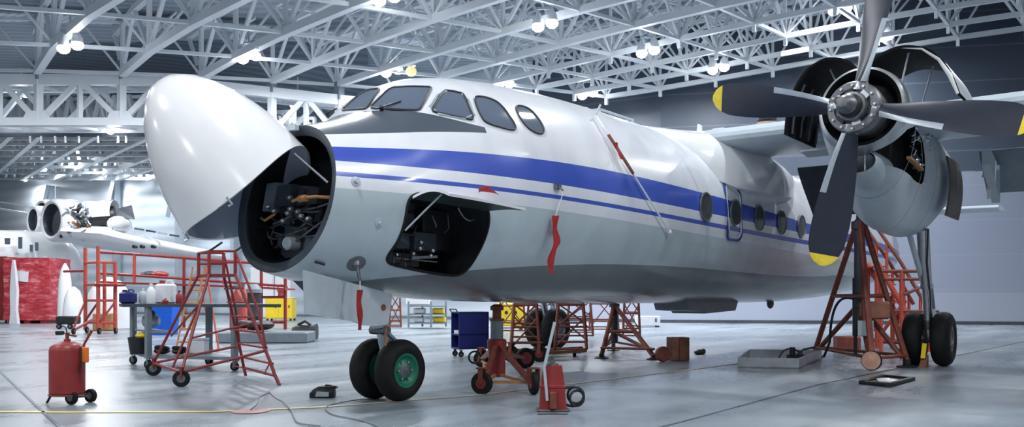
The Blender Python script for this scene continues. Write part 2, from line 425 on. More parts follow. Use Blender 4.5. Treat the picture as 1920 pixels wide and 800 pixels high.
# second plane of the girder behind
for k in range(len(GX)-1):
    o = FW*1.6
    t.bar(T[k]+o, T[k+1]+o, .2); t.bar(Bt[k]+o, Bt[k+1]+o, .2)
    t.bar((Bt[k] if k % 2 else T[k])+o, (T[k+1] if k % 2 else Bt[k+1])+o, .18); t.bar(T[k], T[k+1]+o, .1); t.bar(Bt[k], Bt[k+1]+o, .1)
struct(t, 'roof_girder', 'truss', origin=Bt[3])
t = MB()
for k in (3, 5, 7, 9, 11): t.bar(T[k], T[k]+UP*.75, .3)
struct(t, 'girder_post', 'mgrey', origin=T[3])
t = MB()
for a, b_ in zip(Bt[:-1], Bt[1:]): t.bar(a+FW*2-UP*.05, b_+FW*2-UP*.05, .05, .32)
struct(t, 'girder_band', 'dgrey', origin=Bt[3])
t = MB()
for x in (5, 27, 55, 75, 102, 140, 180, 196, 250, 275): p = gp(x, 238)+FW*1.9; t.bar(p, p-UP*.28, .06)
struct(t, 'girder_band_post', 'truss', origin=Bt[3])
# ---- roof of the bay beyond the girder
LINES = [(-190, 318, -60, 253), (-70, 335, 20, 253), (0, 318, 75, 253), (35, 338, 180, 253), (97, 338, 280, 255), (160, 338, 365, 262), (220, 335, 455, 262), (285, 333, 540, 262), (350, 333, 620, 262), (430, 333, 700, 262)]
ROW = [(-60, 250), ] 
rowsY = [240, 250, 260, 270, 280, 291, 302, 313, 324, 335]
def fnode(k, y, up=0.0):
    x0, y0, x1, y1 = LINES[k]; px = x0+(x1-x0)*(y-y0)/(y1-y0); px2 = max(-700, px)
    dw = dwall(max(min(px, 700), -200))-1.0; d = dw*215/(YH-y); p = at(px, y, d); return p+UP*up
def gdep(p): return (gp(960+FL*(p-CAM).dot(RT)/(p-CAM).dot(FW), 200)-CAM).dot(FW)
def beyond(p): return (p-CAM).dot(FW) > gdep(p)+2.6
for k in range(len(LINES)):
    P = [p for p in (fnode(k, y) for y in rowsY) if beyond(p)]
    if len(P) < 2: continue
    t = MB(); Q = [(P[a]+P[a+1])/2+UP*1.7 for a in range(len(P)-1)]
    for a, b_ in zip(P[:-1], P[1:]): t.bar(a, b_, .26)
    for a, b_ in zip(Q[:-1], Q[1:]): t.bar(a, b_, .18)
    for a in range(len(Q)): t.bar(P[a], Q[a], .13); t.bar(P[a+1], Q[a], .13); t.bar(P[a], P[a]+UP*1.7, .13)
    struct(t, 'far_roof_truss', 'truss', origin=P[0])
for y in rowsY:
    P = [p for p in (fnode(k, y) for k in range(len(LINES))) if beyond(p)]
    if len(P) < 2: continue
    t = MB()
    for a, b_ in zip(P[:-1], P[1:]):
        t.bar(a, b_, .16)
        for f in (0, .25, .5, .75):
            p = lerp(a, b_, f); q = lerp(a, b_, f+.25); m_ = (p+q)/2+UP*1.5
            t.bar(p, m_, .15); t.bar(m_, q, .15)
        t.bar(a+UP*1.7, b_+UP*1.7, .14)
    struct(t, 'far_roof_purlin', 'truss', origin=P[1])
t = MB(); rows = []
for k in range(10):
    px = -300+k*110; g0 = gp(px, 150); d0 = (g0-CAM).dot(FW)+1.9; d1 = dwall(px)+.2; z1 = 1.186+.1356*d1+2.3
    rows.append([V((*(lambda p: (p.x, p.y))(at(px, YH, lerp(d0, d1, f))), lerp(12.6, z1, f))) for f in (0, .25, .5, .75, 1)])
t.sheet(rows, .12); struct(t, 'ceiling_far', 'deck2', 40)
# floor paint and joints
def floor_band(name, pts, w, mt, z=.004):
    t = MB(); P = [fl(*p) for p in pts]; rows = []
    for k, p in enumerate(P):
        d = (P[min(k+1, len(P)-1)]-P[max(k-1, 0)]).normalized(); n = V((-d.y, d.x, 0))*w/2
        rows.append([p+n+UP*z, p-n+UP*z])
    t.sheet(rows, .003); struct(t, name, mt)
floor_band('floor_marking', [(-80, 771), (0, 772), (130, 773), (400, 772), (500, 768), (607, 763)], .085, 'line')
floor_band('floor_marking', [(607, 763), (690, 757), (773, 750), (883, 742), (1067, 720), (1267, 696), (1500, 667)], .075, 'line2')
floor_band('floor_joint', [(-30, 668), (110, 800), (150, 840)], .03, 'joint')
floor_band('floor_joint', [(1180, 815), (1280, 790), (1530, 722), (1920, 640)], .03, 'joint')
# ---- lamps
def lamp(px, py, d, tilt=.0, label=None, near=True):
    p = at(px, py, d); t = thing('high_bay_light', p+UP*.3, label, 'light', 'twin lamps under the roof trusses')
    k = 1.0 if near else .8
    a = MB(); a.bar(p+UP*.55, p+UP*1.2, .05); a.bar(p-RT*.3*k+UP*.55, p+RT*.3*k+UP*.55, .07); a.build('bracket', 'pgrey', t)
    for s in (-1, 1):
        c = p+RT*s*.23*k+UP*.06*s
        h = MB(); h.lathe(c+UP*.02, UP, [(0, .17*k), (.1, .19*k), (.26, .16*k), (.4, .07*k), (.5, .05*k), (.5, 0)], 14); h.build('housing', 'offwhite', t)
        g = MB(); g.ball(c, .21*k, 12, (1, 1, .8)); g.build('lamp_lens', 'lens', t)
    return t
W = 'twin white lamp hanging '
LP = [(132, 88, 28.6, 'above the left girder, beside the first thick chord'), (467, 108, 31.3, 'near the third thick chord, above the raised nose cone'),
 (725, -2, 26.4, 'at the top picture edge above the cockpit'), (1022, 47, 28.2, 'in the roof above the cockpit side windows'), (735, 134, 33.7, 'just above the windscreen frame'),
 (945, 160, 35.5, 'low over the cabin roof behind the cockpit'), (1215, 97, 31.4, 'over the middle of the cabin roof'), (1102, 177, 36.8, 'lowest on the right half, beside the dark wall'),
 (1347, 129, 34.0, 'above the tip of the level left blade'), (1575, 18, 31.5, 'close left of the upright blade'), (1655, 70, 34, 'close right of the upright blade')]
for px, py, d, s in LP: lamp(px, py, d, label=W+s)
LF = [(40, 180, 35.6, 'behind the lattice of the left girder'), (558, 195, 38, 'behind the girder, over the edge of the raised nose cone'), (142, 283, 53, 'in the far bay above the white engine pods'), (88, 316, 58, 'far bay, beside the second chord'), (52, 335, 62, 'far bay, lowest on the far left'), (190, 331, 57, 'far bay, lowest, above the wall column'), (243, 310, 54, 'far bay, nearest to the nose cone edge'), (215, 243, 35.4, 'right below the lower chord of the left girder')]
for px, py, d, s in LF: lamp(px, py, d, label=W+s, near=False)
def tube_lamp(p, q, label):
    t = thing('strip_light', (p+q)/2, label, 'light'); a = MB(); a.bar(p, q, .14, .1); a.build('tray', 'offwhite', t)
    g = MB(); dn = UP*-.07; g.rod(p+dn, q+dn, .055, n=8); g.build('lamp_tube', 'tube', t)
c = at(771, 134, 33.7); t = thing('signal_lamp', c, 'yellow lamp right beside the twin lamp above the windscreen', 'light'); g = MB(); g.bar(c+UP*.2, c+UP*1.0, .05); g.build('bracket', 'pgrey', t); g = MB(); g.lathe(c+UP*.22, UP, [(0, .2), (.15, .12), (.2, 0)], 14); g.build('housing', 'offwhite', t); g = MB(); g.ball(c, .22, 12, (1, 1, .9)); g.build('lamp_lens', mat('yellow_lamp_lens', srgb(240, 228, 160), .3, var=0, emit=(1, .86, .45), estr=.7), t)
tube_lamp(at(437, 110, 31), at(482, 89, 30), 'long white strip lamp on the third thick chord above the nose cone')
tube_lamp(at(1465, 99, 33.2), at(1516, 90, 33), 'long white strip lamp on the outer chord left of the upright blade')
# ================================================================== the airliner (nose towards -X, port side towards the camera)
AIR = None
air = thing('airplane', (0, 0, 0), 'white and blue twin propeller airliner with its nose cone swung open', 'airplane')
XS = [-1.45, -1.2, -.9, -.62, -.38, -.1, .3, .8, 1.6, 2.8, 4.2, 11.0, 14.5, 19.2, 22.5]
f_bot = pchip(XS, [1.42, 1.36, 1.29, 1.25, 1.22, 1.19, 1.165, 1.14, 1.115, 1.09, 1.075, 1.05, 1.13, 1.45, 1.95])
f_top = pchip(XS, [2.93, 3.0, 3.09, 3.21, 3.40, 3.58, 3.73, 3.82, 3.9, 3.96, 3.98, 3.98, 3.95, 3.75, 3.4])
f_hw = pchip(XS, [.74, .82, .92, 1.0, 1.06, 1.13, 1.22, 1.30, 1.39, 1.45, 1.46, 1.46, 1.42, 1.1, .6])
f_mid = pchip(XS, [2.17, 2.18, 2.2, 2.22, 2.24, 2.28, 2.34, 2.4, 2.46, 2.51, 2.52, 2.52, 2.54, 2.6, 2.68])
TILT = .2
def f_sk(x): t = min(1, max(0, (x+1.45)/1.3)); return TILT*(1-t*t*(3-2*t))
def fus(x, a): # a: 0 port side, 90 deg top, 180 starboard, 270 keel
    s, c = math.sin(a), math.cos(a); m_ = f_mid(x)
    ht = f_top(x)-m_; hb = m_-f_bot(x); e = .94
    z = m_ + (ht if s > 0 else hb)*math.copysign(abs(s)**e, s); y = -f_hw(x)*math.copysign(abs(c)**e, c)
    return V((x+f_sk(x)*(z-2.17), y, z))
def fus_in(p):
    x = p.x
    for _ in range(3): x = p.x-f_sk(x)*(p.z-2.17)
    if x < -1.45 or x > 22: return 9
    m_ = f_mid(x); h = (f_top(x)-m_) if p.z > m_ else (m_-f_bot(x)); e = 2/.94
    return abs(p.y/f_hw(x))**e+abs((p.z-m_)/h)**e-1
def hit(px, py):
    r = ray(px, py); d = 6.0; prev = fus_in(CAM+r*d)
    while d < 30:
        d += .03
        if fus_in(CAM+r*d) < 0:
            lo, hi = d-.03, d
            for _ in range(18):
                m_ = (lo+hi)/2
                if fus_in(CAM+r*m_) < 0: hi = m_
                else: lo = m_
            return CAM+r*hi
    # grazing: nearest approach
    best = min((fus_in(CAM+r*(6+.03*k)), 6+.03*k) for k in range(600)); return CAM+r*best[1]
def fnorm(p):
    e = .01; g = V((fus_in(p+V((e,0,0)))-fus_in(p-V((e,0,0))), fus_in(p+V((0,e,0)))-fus_in(p-V((0,e,0))), fus_in(p+V((0,0,e)))-fus_in(p-V((0,0,e)))))
    return g.normalized()
# livery: knots of the bands along the side, as heights over the length
def zs(pts, deg=3):
    P = [hit(*p) for p in pts]; X = [p.x for p in P]; Z = [p.z for p in P]; c = np.polyfit(X, Z, min(deg, len(X)-1)); xm = max(X); ze = float(np.polyval(c, xm)); dz = float(np.polyval(np.polyder(c), xm))
    return lambda x: float(np.polyval(c, x)) if x < xm else ze+dz*.3*(x-xm)
B5 = zs([(628, 280), (690, 275), (760, 275), (880, 281), (1000, 300), (1130, 321), (1280, 349), (1400, 385), (1540, 426)])
B4 = zs([(628, 303), (750, 308), (880, 322), (1040, 346), (1280, 389), (1400, 414), (1540, 444)])
B3 = zs([(628, 321), (750, 330), (880, 344), (1050, 367), (1240, 398), (1380, 426), (1540, 455)])
B2 = zs([(628, 329), (750, 339), (880, 352), (1050, 374), (1240, 406), (1380, 434), (1540, 463)])
B1 = zs([(628, 351), (740, 361), (1000, 389), (1240, 425), (1400, 455), (1540, 482)])
BK = zs([(830, 513), (1040, 492), (1200, 500), (1400, 510), (1560, 516)])
AGL = zs([(606, 252), (700, 250), (800, 247), (912, 249)], 2)
AGH = zs([(640, 213), (690, 210), (750, 209), (790, 210), (850, 224), (912, 239)], 3)
AGX = hit(911, 244).x
m, nt, b, N = shader('airliner_livery', .27)
tc = N('TexCoord')
def attr_pos(nm):
    a = N('Attribute', attribute_name=nm); g_ = N('Math', operation='GREATER_THAN'); g_.inputs[1].default_value = 0
    nt.links.new(a.outputs['Fac'], g_.inputs[0]); return g_.outputs[0]
def chain(op, outs):
    o = outs[0]
    for q in outs[1:]:
        n_ = N('Math', operation=op); nt.links.new(o, n_.inputs[0]); nt.links.new(q, n_.inputs[1]); o = n_.outputs[0]
    return o
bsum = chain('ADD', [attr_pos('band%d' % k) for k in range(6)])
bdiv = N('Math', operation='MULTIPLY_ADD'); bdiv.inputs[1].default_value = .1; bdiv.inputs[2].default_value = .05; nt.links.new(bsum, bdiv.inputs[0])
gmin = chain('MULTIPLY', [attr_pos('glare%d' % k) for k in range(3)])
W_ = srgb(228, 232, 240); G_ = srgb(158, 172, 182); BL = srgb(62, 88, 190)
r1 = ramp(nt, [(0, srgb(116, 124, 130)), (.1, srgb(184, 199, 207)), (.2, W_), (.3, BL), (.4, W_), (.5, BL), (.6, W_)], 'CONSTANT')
n1 = N('TexNoise'); n1.inputs['Scale'].default_value = 1.6; n1.inputs['Detail'].default_value = 6
mp = N('Mapping'); mp.inputs['Scale'].default_value = (1.4, 1, .35); nt.links.new(tc.outputs['Object'], mp.inputs['Vector']); nt.links.new(mp.outputs['Vector'], n1.inputs['Vector'])
n2 = N('TexNoise'); n2.inputs['Scale'].default_value = 3.5; n2.inputs['Detail'].default_value = 8; n2.inputs['Roughness'].default_value = .7; nt.links.new(tc.outputs['Object'], n2.inputs['Vector'])
rs = ramp(nt, [(.35, (.86, .88, .89)), (.6, (1, 1, 1))]); nt.links.new(n1.outputs['Fac'], rs.inputs['Fac'])
mx = N('Mix', data_type='RGBA', blend_type='MULTIPLY'); mx.inputs[0].default_value = .8
nt.links.new(bdiv.outputs[0], r1.inputs['Fac']); nt.links.new(r1.outputs['Color'], mx.inputs[6]); nt.links.new(rs.outputs['Color'], mx.inputs[7])
m2 = N('Mix', data_type='RGBA', blend_type='MIX'); nt.links.new(gmin, m2.inputs[0]); nt.links.new(mx.outputs[2], m2.inputs[6]); m2.inputs[7].default_value = srgb(78, 88, 102)
# scuffed flecks where the paint has chipped
r3 = ramp(nt, [(.72, (0, 0, 0)), (.76, (1, 1, 1))]); nt.links.new(n2.outputs['Fac'], r3.inputs['Fac'])
ml = N('Math', operation='MULTIPLY'); ml.inputs[1].default_value = .5; nt.links.new(r3.outputs['Color'], ml.inputs[0])
m3 = N('Mix', data_type='RGBA', blend_type='MIX'); nt.links.new(ml.outputs[0], m3.inputs[0]); nt.links.new(m2.outputs[2], m3.inputs[6]); m3.inputs[7].default_value = srgb(190, 196, 206)
nt.links.new(m3.outputs[2], b.inputs['Base Color']); b.inputs['Coat Weight'].default_value = .4; b.inputs['Coat Roughness'].default_value = .1
M['livery'] = m
BANDS = [BK, B1, B2, B3, B4, B5]
GLARE = [lambda p: p.z-AGL(p.x), lambda p: (AGH(p.x)-p.z if p.x > -.7 else .3), lambda p: AGX-p.x]
# ---- the skin: a closed shell with the nose bay let into its front
xs = [-1.45+.05*k for k in range(0, 26)]+[-.15+.11*k for k in range(0, 40)]+[4.3+.22*k for k in range(0, 45)]+[14.3+.6*k for k in range(14)]
xs = sorted(set(round(x, 3) for x in xs)); NA = 120
s = MB(); rings = []
def nose_ring(x, sc_): # ring in the bulkhead plane, scaled about its middle, pushed back by x
    return [V((p.x+x, p.y*sc_, 2.17+(p.z-2.17)*sc_)) for p in [fus(-1.45, 2*PI*k/NA) for k in range(NA)]]
rings.append(nose_ring(.42, .87)); rings.append(nose_ring(.03, .87)); rings.append(nose_ring(0, .93))
for x in xs: rings.append([fus(x, 2*PI*k/NA) for k in range(NA)])
mis = [2, 1, 1]+[0]*(len(rings)-3)
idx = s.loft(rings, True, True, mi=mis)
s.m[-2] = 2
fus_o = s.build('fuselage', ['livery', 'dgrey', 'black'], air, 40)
# hatch opening on the port side, wing-fuselage, cut with a real pocket
HP = [(764, 380), (772, 366), (790, 361), (840, 371), (905, 385), (915, 392), (917, 412), (914, 432), (905, 457), (893, 480), (880, 500), (866, 513), (850, 517), (800, 510), (735, 496), (725, 489), (727, 478), (743, 457), (754, 433), (761, 405)]
def smooth_poly(P, n=2, k=.25):
    for _ in range(n):
        Q = []
        for i in range(len(P)):
            a, c = P[i], P[(i+1) % len(P)]
            Q += [(a[0]*(1-k)+c[0]*k, a[1]*(1-k)+c[1]*k), (a[0]*k+c[0]*(1-k), a[1]*k+c[1]*(1-k))]
        P = Q
    return P
def cut(target, P3, depth, mats):
    c = MB(); n = V((0, -1, 0))
    c.prism([p+n*.25 for p in P3], V((0, 1, 0))*(depth+.25)); co = c.build('cutter', mats, None, 0, (0, 0, 0))
    md = target.modifiers.new('cut', 'BOOLEAN'); md.operation = 'DIFFERENCE'; md.object = co; md.solver = 'EXACT'
    md.material_mode = 'TRANSFER'
    bpy.context.view_layer.update(); dg = bpy.context.evaluated_depsgraph_get()
    me = bpy.data.meshes.new_from_object(target.evaluated_get(dg)); target.modifiers.clear(); old = target.data; target.data = me
    bpy.data.objects.remove(co)
H3 = [hit(*p) for p in smooth_poly(HP)]
cut(fus_o, H3, .62, ['black'])
me = fus_o.data; me.name = 'fuselage'
for k, f in enumerate(BANDS):
    A_ = me.attributes.new('band%d' % k, 'FLOAT', 'POINT'); A_.data.foreach_set('value', [v.co.z-f(v.co.x) for v in me.vertices])
for k, f in enumerate(GLARE):
    A_ = me.attributes.new('glare%d' % k, 'FLOAT', 'POINT'); A_.data.foreach_set('value', [f(v.co) for v in me.vertices])
me.set_sharp_from_angle(angle=math.radians(40))
g = MB(); g.tube([p+fnorm(p)*.004 for p in H3], .016, 6, True); g.build('hatch_seal', 'rubber', air)
# patches that follow the skin
def patch(P, off, frame=None, name='cockpit_window', mt='glass', fr=.012, fm='gasket', n=2, kk=.25):
    P = smooth_poly(P, n, kk); cx = sum(p[0] for p in P)/len(P); cy = sum(p[1] for p in P)/len(P); t = MB(); rings = []
    for k, f in enumerate((1, .8, .6, .4, .2)):
        rings.append([(lambda h: h+fnorm(h)*off)(hit(cx+(p[0]-cx)*f, cy+(p[1]-cy)*f)) for p in P])
    h = hit(cx, cy); rings.append([h+fnorm(h)*off]); t._rings(rings, True, [0]); o = t.build(name, mt, air, 60)
    if fr:
        g = MB(); g.tube([r+fnorm(r)*(.004) for r in rings[0]], fr, 6, True); g.build('window_frame', fm, o)
    return o
for P in ([(640, 208), (672, 180), (692, 169), (714, 166), (688, 205), (665, 206)], [(692, 204), (732, 165), (770, 163), (810, 164), (800, 184), (786, 208), (740, 206)],
          [(807, 209), (832, 170), (850, 172), (869, 177), (889, 226), (850, 218)], [(888, 180), (917, 184), (940, 197), (967, 236), (965, 245), (945, 241), (912, 231), (903, 222), (892, 198)], [(964, 197), (988, 201), (1008, 220), (1022, 246), (1012, 253), (990, 242), (974, 222)]):
    patch(P, .006, n=2, kk=.12 if P[0][0] < 830 else .25)
# frame of the sliding side window
g = MB(); Pf = smooth_poly([(799, 210), (827, 168), (874, 176), (894, 228)], 1); g.tube([hit(*p)+fnorm(hit(*p))*.004 for p in Pf], .014, 6, True); g.build('sliding_window_frame', 'pgrey', air)
# wipers
for a, b_ in (((716, 206), (752, 192)), ((617, 216), (634, 206))):
    g = MB(); p, q = hit(*a), hit(*b_); np_ = fnorm(p)*.03; g.rod(p, p+np_*1.5, .025); g.rod(p+np_, q+fnorm(q)*.02, .009); g.build('windscreen_wiper', 'black', air)
# cabin windows and the emergency exit
for k in range(0, 7):
    x = 5.474+1.14*k+(.05 if k == 1 else 0); z = 2.575; rw = .215; y = -1.46
    a = MB(); c = V((x, y-.016, z)); a.lathe(c+V((0, .02, 0)), (0, -1, 0), [(0, rw), (.025, rw), (.022, rw*.8), (.02, 0)], 28)
    o = a.build('cabin_window', 'cabglass', air); r = MB(); r.ring(c, (0, 1, 0), rw+.004, .016, 28, 6); r.build('window_frame', 'dsteel', o)
for ro, mt, w_ in ((.0, 'blue_trim', .035), (.045, 'white', .03)):
    g = MB(); x0 = 5.474+1.19; hw, zt, zb_ = .30-ro, 3.0-ro, 2.12+ro; P = []
    for cx, cz, a0 in ((x0+hw-.12, zt-.12, 0), (x0-hw+.06, zt-.06, 90), (x0-hw+.12, zb_+.12, 180), (x0+hw-.12, zb_+.12, 270)):
        for q in range(5):
            an = math.radians(a0+22.5*q); P.append((cx+.12*math.cos(an), cz+.12*math.sin(an)))
    def side(x, z):
        t = abs((z-2.52)/1.46); return V((x, -1.46*(max(0, 1-t**(2/.94)))**(.94/2)-.016, z))
    g.tube([side(*p) for p in P], w_/2, 6, True); g.build('exit_outline', mt, air)
# small probes and plugs on the nose side
for p in ((712, 418), (1035, 432), (667, 340)):
    h = hit(*p); n_ = fnorm(h); g = MB(); g.lathe(h-n_*.005, n_, [(0, .05), (.012, .05), (.016, .02), (.04, .02), (.04, 0)], 14); g.build('probe_plate', 'pgrey', air)
h = hit(668, 494); n_ = fnorm(h); g = MB(); g.lathe(h-n_*.005, n_, [(0, .10), (.01, .10), (.012, .05), (.05, .03), (.05, 0)], 18); g.rod(h+n_*.03, h+n_*.12-UP*.08, .018); g.build('tow_lug', 'dsteel', air)
h = hit(1043, 350); n_ = fnorm(h); g = MB(); g.box(h+n_*.02, (.1, .05, .06)); g.rod(h+n_*.03, h+n_*.1-UP*.05, .012); g.build('pitot_probe', 'dsteel', air)
h = hit(590, 488); q = hit(608, 493); g = MB(); g.bar(h+fnorm(h)*.02, q+fnorm(q)*.02, .02); g.build('blade_antenna', 'black', air)
# belly antennas and the ventral fairing
g = MB(); P = [(7.2, 1.10), (9.6, 1.10), (9.45, .90), (8.0, .86), (7.95, .90), (7.3, .93)]
g.loft([[V((x, y, z)) for x, z in P] for y in (-.34, .34)], True, True); g.build('belly_fairing', 'mgrey', air)
g = MB(); g.ball((11.8, -.2, 1.03), .14, 12, (1, .5, .9)); g.build('belly_antenna', 'dgrey', air)
# roof items
g = MB(); a, b_, c = ypl(1108, 207, -.4), ypl(1170, 227, -.4), ypl(1155, 248, -.4)
for o in (V((0, -.15, 0)), V((0, .25, 0))):
    g.bar(a+o, b_+o, .03); g.bar(b_+o, c+o, .05); g.bar(a+o, a+o-UP*.22, .03)
g.bar(a+V((0, -.15, 0)), a+V((0, .25, 0)), .03); g.bar(b_+V((0, -.15, 0)), b_+V((0, .25, 0)), .03); g.build('roof_rail', 'pgrey', air)
# ---- nose bay: bulkhead gear
def nb(u, v_, dx=0): # point on the bulkhead: u to starboard, v up from the middle, dx in front of it
    z = 2.17+v_; return V((-1.45+TILT*(z-2.17)+.42-dx, u, z))
def nbox(u, v_, w, h, dp, name, mt, parent=air):
    g = MB(); c = nb(u, v_, dp/2); g.obox(c, V((dp/2, 0, 0)), V((0, w/2, 0)), V((TILT*h/2, 0, h/2))); return g.build(name, mt, parent)
def plate(u0, u1, v0, v1, dx, name, mt):
    g = MB(); g.prism([nb(u0, v0, dx), nb(u1, v0, dx), nb(u1, v1, dx), nb(u0, v1, dx)], V((-.02, 0, 0))); return g.build(name, mt, air)
bk = plate(.02, .40, -.58, -.02, .03, 'bulkhead_plate', 'mgrey')
rnd = random.Random(3)
for k in range(15):
    u = rnd.uniform(-.48, .22); v_ = rnd.uniform(-.48, .10); w = rnd.uniform(.05, .16)
    nbox(u, v_, w, rnd.uniform(.06, .2), rnd.uniform(.1, .3), 'equipment_box', rnd.choice(['black', 'dgrey', 'dsteel', 'dgrey']))
nbox(.42, .06, .16, .3, .3, 'equipment_box', 'mgrey'); nbox(.18, .06, .24, .22, .3, 'equipment_box', 'dgrey'); nbox(-.22, .02, .22, .16, .28, 'equipment_box', 'black')
for k in range(16):
    g = MB(); a = nb(rnd.uniform(-.5, .5), rnd.uniform(-.4, .15), .2); c = nb(rnd.uniform(-.45, .45), rnd.uniform(-.5, .1), .25); mid = (a+c)/2+V((-.08, 0, -.06))
    g.tube([lerp(lerp(a, mid, t), lerp(mid, c, t), t) for t in [q/8 for q in range(9)]], .011, 6); g.build('cable', rnd.choice(['black', 'dsteel', 'dgrey', 'copper']), air)
for k in range(9):
    g = MB(); c = nb(rnd.uniform(-.35, .35), rnd.uniform(-.45, .1), .33); g.lathe(c, (-1, 0, 0), [(0, .0), (0, .028), (.03, .028), (.05, .015), (.05, 0)], 12); g.build('connector', 'steel', air)
g = MB(); g.tube([nb(-.62, -.02, .3), nb(-.4, .0, .36), nb(-.2, -.01, .4), nb(-.1, -.03, .4)], .017, 8); g.lathe(nb(-.3, -.01, .38), (0, 1, 0), [(0, 0), (0, .035), (.12, .035), (.12, 0)], 10); g.build('tan_pipe', 'copper', air)
g = MB(); g.tube([nb(.5, -.16, .3), nb(.35, -.2, .36), nb(.2, -.14, .36)], .014, 8); g.build('tan_pipe', 'copper', air)
g = MB(); g.lathe(nb(-.02, -.45, .2), (-1, 0, 0), [(0, 0), (0, .07), (.12, .07), (.14, .05), (.14, 0)], 16); g.build('round_canister', 'pgrey', air)
# the nose cone, swung up to starboard on its hinge
ax = (RT*-.62+UP*.78+FW*.06).normalized()
hinge = nb(.02, .72, .47); dn = (RT*-.78-UP*.62); dn = (dn-ax*dn.dot(ax)).normalized(); RC = .745
sx_ = ax.cross(dn); cc = hinge+dn*RC-ax*.44
def cone_pt(t, r, k, n): # rim cut in a shallow wave: short at hinge and far end, long at the sides
    a_ = 2*PI*k/n; w_ = (.10+.10*math.cos(2*a_))*max(0, 1-t/1.0)
    return cc+ax*(t*1.165+w_)+(dn*math.cos(a_)+sx_*math.sin(a_))*r*RC
prof = [(0, 1), (.1, .985), (.28, .965), (.48, .92), (.7, .845), (.93, .735), (1.12, .60), (1.27, .44), (1.37, .28), (1.43, .1), (1.445, 0.001)]
g = MB(); g.loft([[cone_pt(t, r, k, 64) for k in range(64)] for t, r in [(0, .97)]+prof]); g.loft([[cone_pt(t*.975, r*.965, k, 64) for k in range(64)] for t, r in [(0, 1.005)]+prof], mi=1)
cone = g.build('nose_cone', ['white', 'cone_inside'], air, 40)
for an in (.35, 1.5, -.9):
    g = MB(); p = cone_pt(0, 1, an/(2*PI)*64, 64); g.tube([p+ax*.03, p-ax*.06, p-ax*.05+dn*.04], .012, 6); g.build('latch', 'steel', cone)
for k, (t0, an) in enumerate(((.25, .5), (.45, 1.05), (.75, .2))): pass
g = MB(); q_ = nb(-.60, .12, .40); g.rod(q_, at(552, 288, (q_-CAM).dot(FW)+.12), .013); g.build('hold_open_strut', 'steel', air)
g = MB(); g.bar(hinge-V((.02, .12, 0)), hinge+V((-.02, .16, .0)), .05); g.bar(hinge, hinge+UP*.03-dn*.04, .05); g.build('nose_hinge', 'pgrey', air)
# ---- hatch bay: door and what stands inside
def hb(px, py, deep): return hit(px, py)+V((0, deep, 0))
for (x0, y0, x1, y1, dp, mt) in ((772, 430, 812, 466, .34, 'dgrey'), (826, 430, 862, 470, .36, 'dgrey'), (760, 466, 850, 500, .5, 'dsteel'), (860, 385, 900, 470, .5, 'black'), (790, 388, 850, 424, .55, 'dgrey')):
    g = MB(); a, c = hb(x0, y0, dp), hb(x1, y1, dp); lo = V((min(a.x, c.x), min(a.y, c.y), min(a.z, c.z))); hi = V((max(a.x, c.x), max(a.y, c.y)+.12, max(a.z, c.z)))
    g.bbox((lo+hi)/2, hi-lo, bev=.012); g.build('equipment_box', mt, air)
for (px, py) in ((775, 476), (805, 474), (818, 464), (838, 478), (820, 452), (842, 468)):
    g = MB(); c = hb(px, py, .26); g.lathe(c, (0, -1, 0), [(0, 0), (0, .022), (.04, .022), (.05, .01), (.05, 0)], 10); g.build('connector', 'steel', air)
g = MB(); a = hb(768, 482, .24); g.bar(a, hb(850, 490, .24), .012); g.bar(a, a-UP*.12, .012); g.bar(hb(790, 484, .24), hb(790, 484, .24)-UP*.12, .012); g.bar(hb(800, 482, .24), hb(850, 480, .24), .03); g.build('equipment_rack', 'dsteel', air)
g = MB(); a, c = hb(872, 388, .1), hb(902, 410, .1); mid = hb(880, 420, .05); g.tube([lerp(lerp(a, mid, t), lerp(mid, c, t), t) for t in [q/8 for q in range(9)]], .011, 6); g.build('cable', 'dsteel', air)
for k in range(8):
    g = MB(); a = hb(rnd.uniform(770, 890), rnd.uniform(400, 480), .22); c = a+V((rnd.uniform(-.15, .15), rnd.uniform(0, .1), rnd.uniform(-.2, .05))); g.tube([a, (a+c)/2+V((0, -.04, -.05)), c], .009, 6); g.build('cable', rnd.choice(['black', 'dgrey', 'dsteel']), air)
P0, Q0 = hit(772, 368), hit(914, 391); out = V((0, -.55, -.03)); rows = []
for k in range(9):
    u = k/8; base = lerp(P0, Q0, u); row = []
    for q in range(9):
        t = q/8; row.append(base+fnorm(base)*.01+out*t*(1-.08*(1-math.sin(PI*u))) + UP*(.055*math.sin(PI*t*.9)*(1.3-u)))
    rows.append(row)
g = MB(); g.sheet(rows, -.028, 0, 1); g.build('hatch_door', ['white', 'lgreen'], air, 50)
g = MB(); g.rod(hit(757, 432)-V((0, .02, 0)), rows[1][4]-UP*.03, .010); g.build('hold_open_strut', 'pgrey', air)
# ================================================================== wing, engines, landing gear
YE = 3.97; HZ = 3.66
def airfoil(c, th, n=14, camber=.02):
    up_, lo_ = [], []
    for k in range(n+1):
        x = .5*(1-math.cos(PI*k/n)); t = 5*th*(.2969*math.sqrt(x)-.126*x-.3516*x*x+.2843*x**3-.1036*x**4); m_ = camber*4*x*(1-x)
        up_.append((x*c, (m_+t)*c)); lo_.append((x*c, (m_-t)*c))
    return up_[::-1]+lo_[1:-1]
def wing_rings(ys, f): # f(y) -> (x leading edge, z, chord, thickness)
    R = []
    for y in ys:
        x0, z, c, th = f(y); R.append([V((x0+a, y, z+b_)) for a, b_ in airfoil(c, th)])
    return R
def wf(y):
    a = abs(y); return (6.42+max(0, a-4.5)*.03, 3.83+max(0, a-4.5)*.015, 2.55-max(0, a-4.5)*.07, .165)
g = MB(); g.loft(wing_rings([-14.2, -10, -7, -5.5, -4.5, -3, -1.6, -.6, .6, 1.6, 3, 4.5, 5.5, 7], wf), True, True)
g.build('wing', 'pgrey', air, 30)
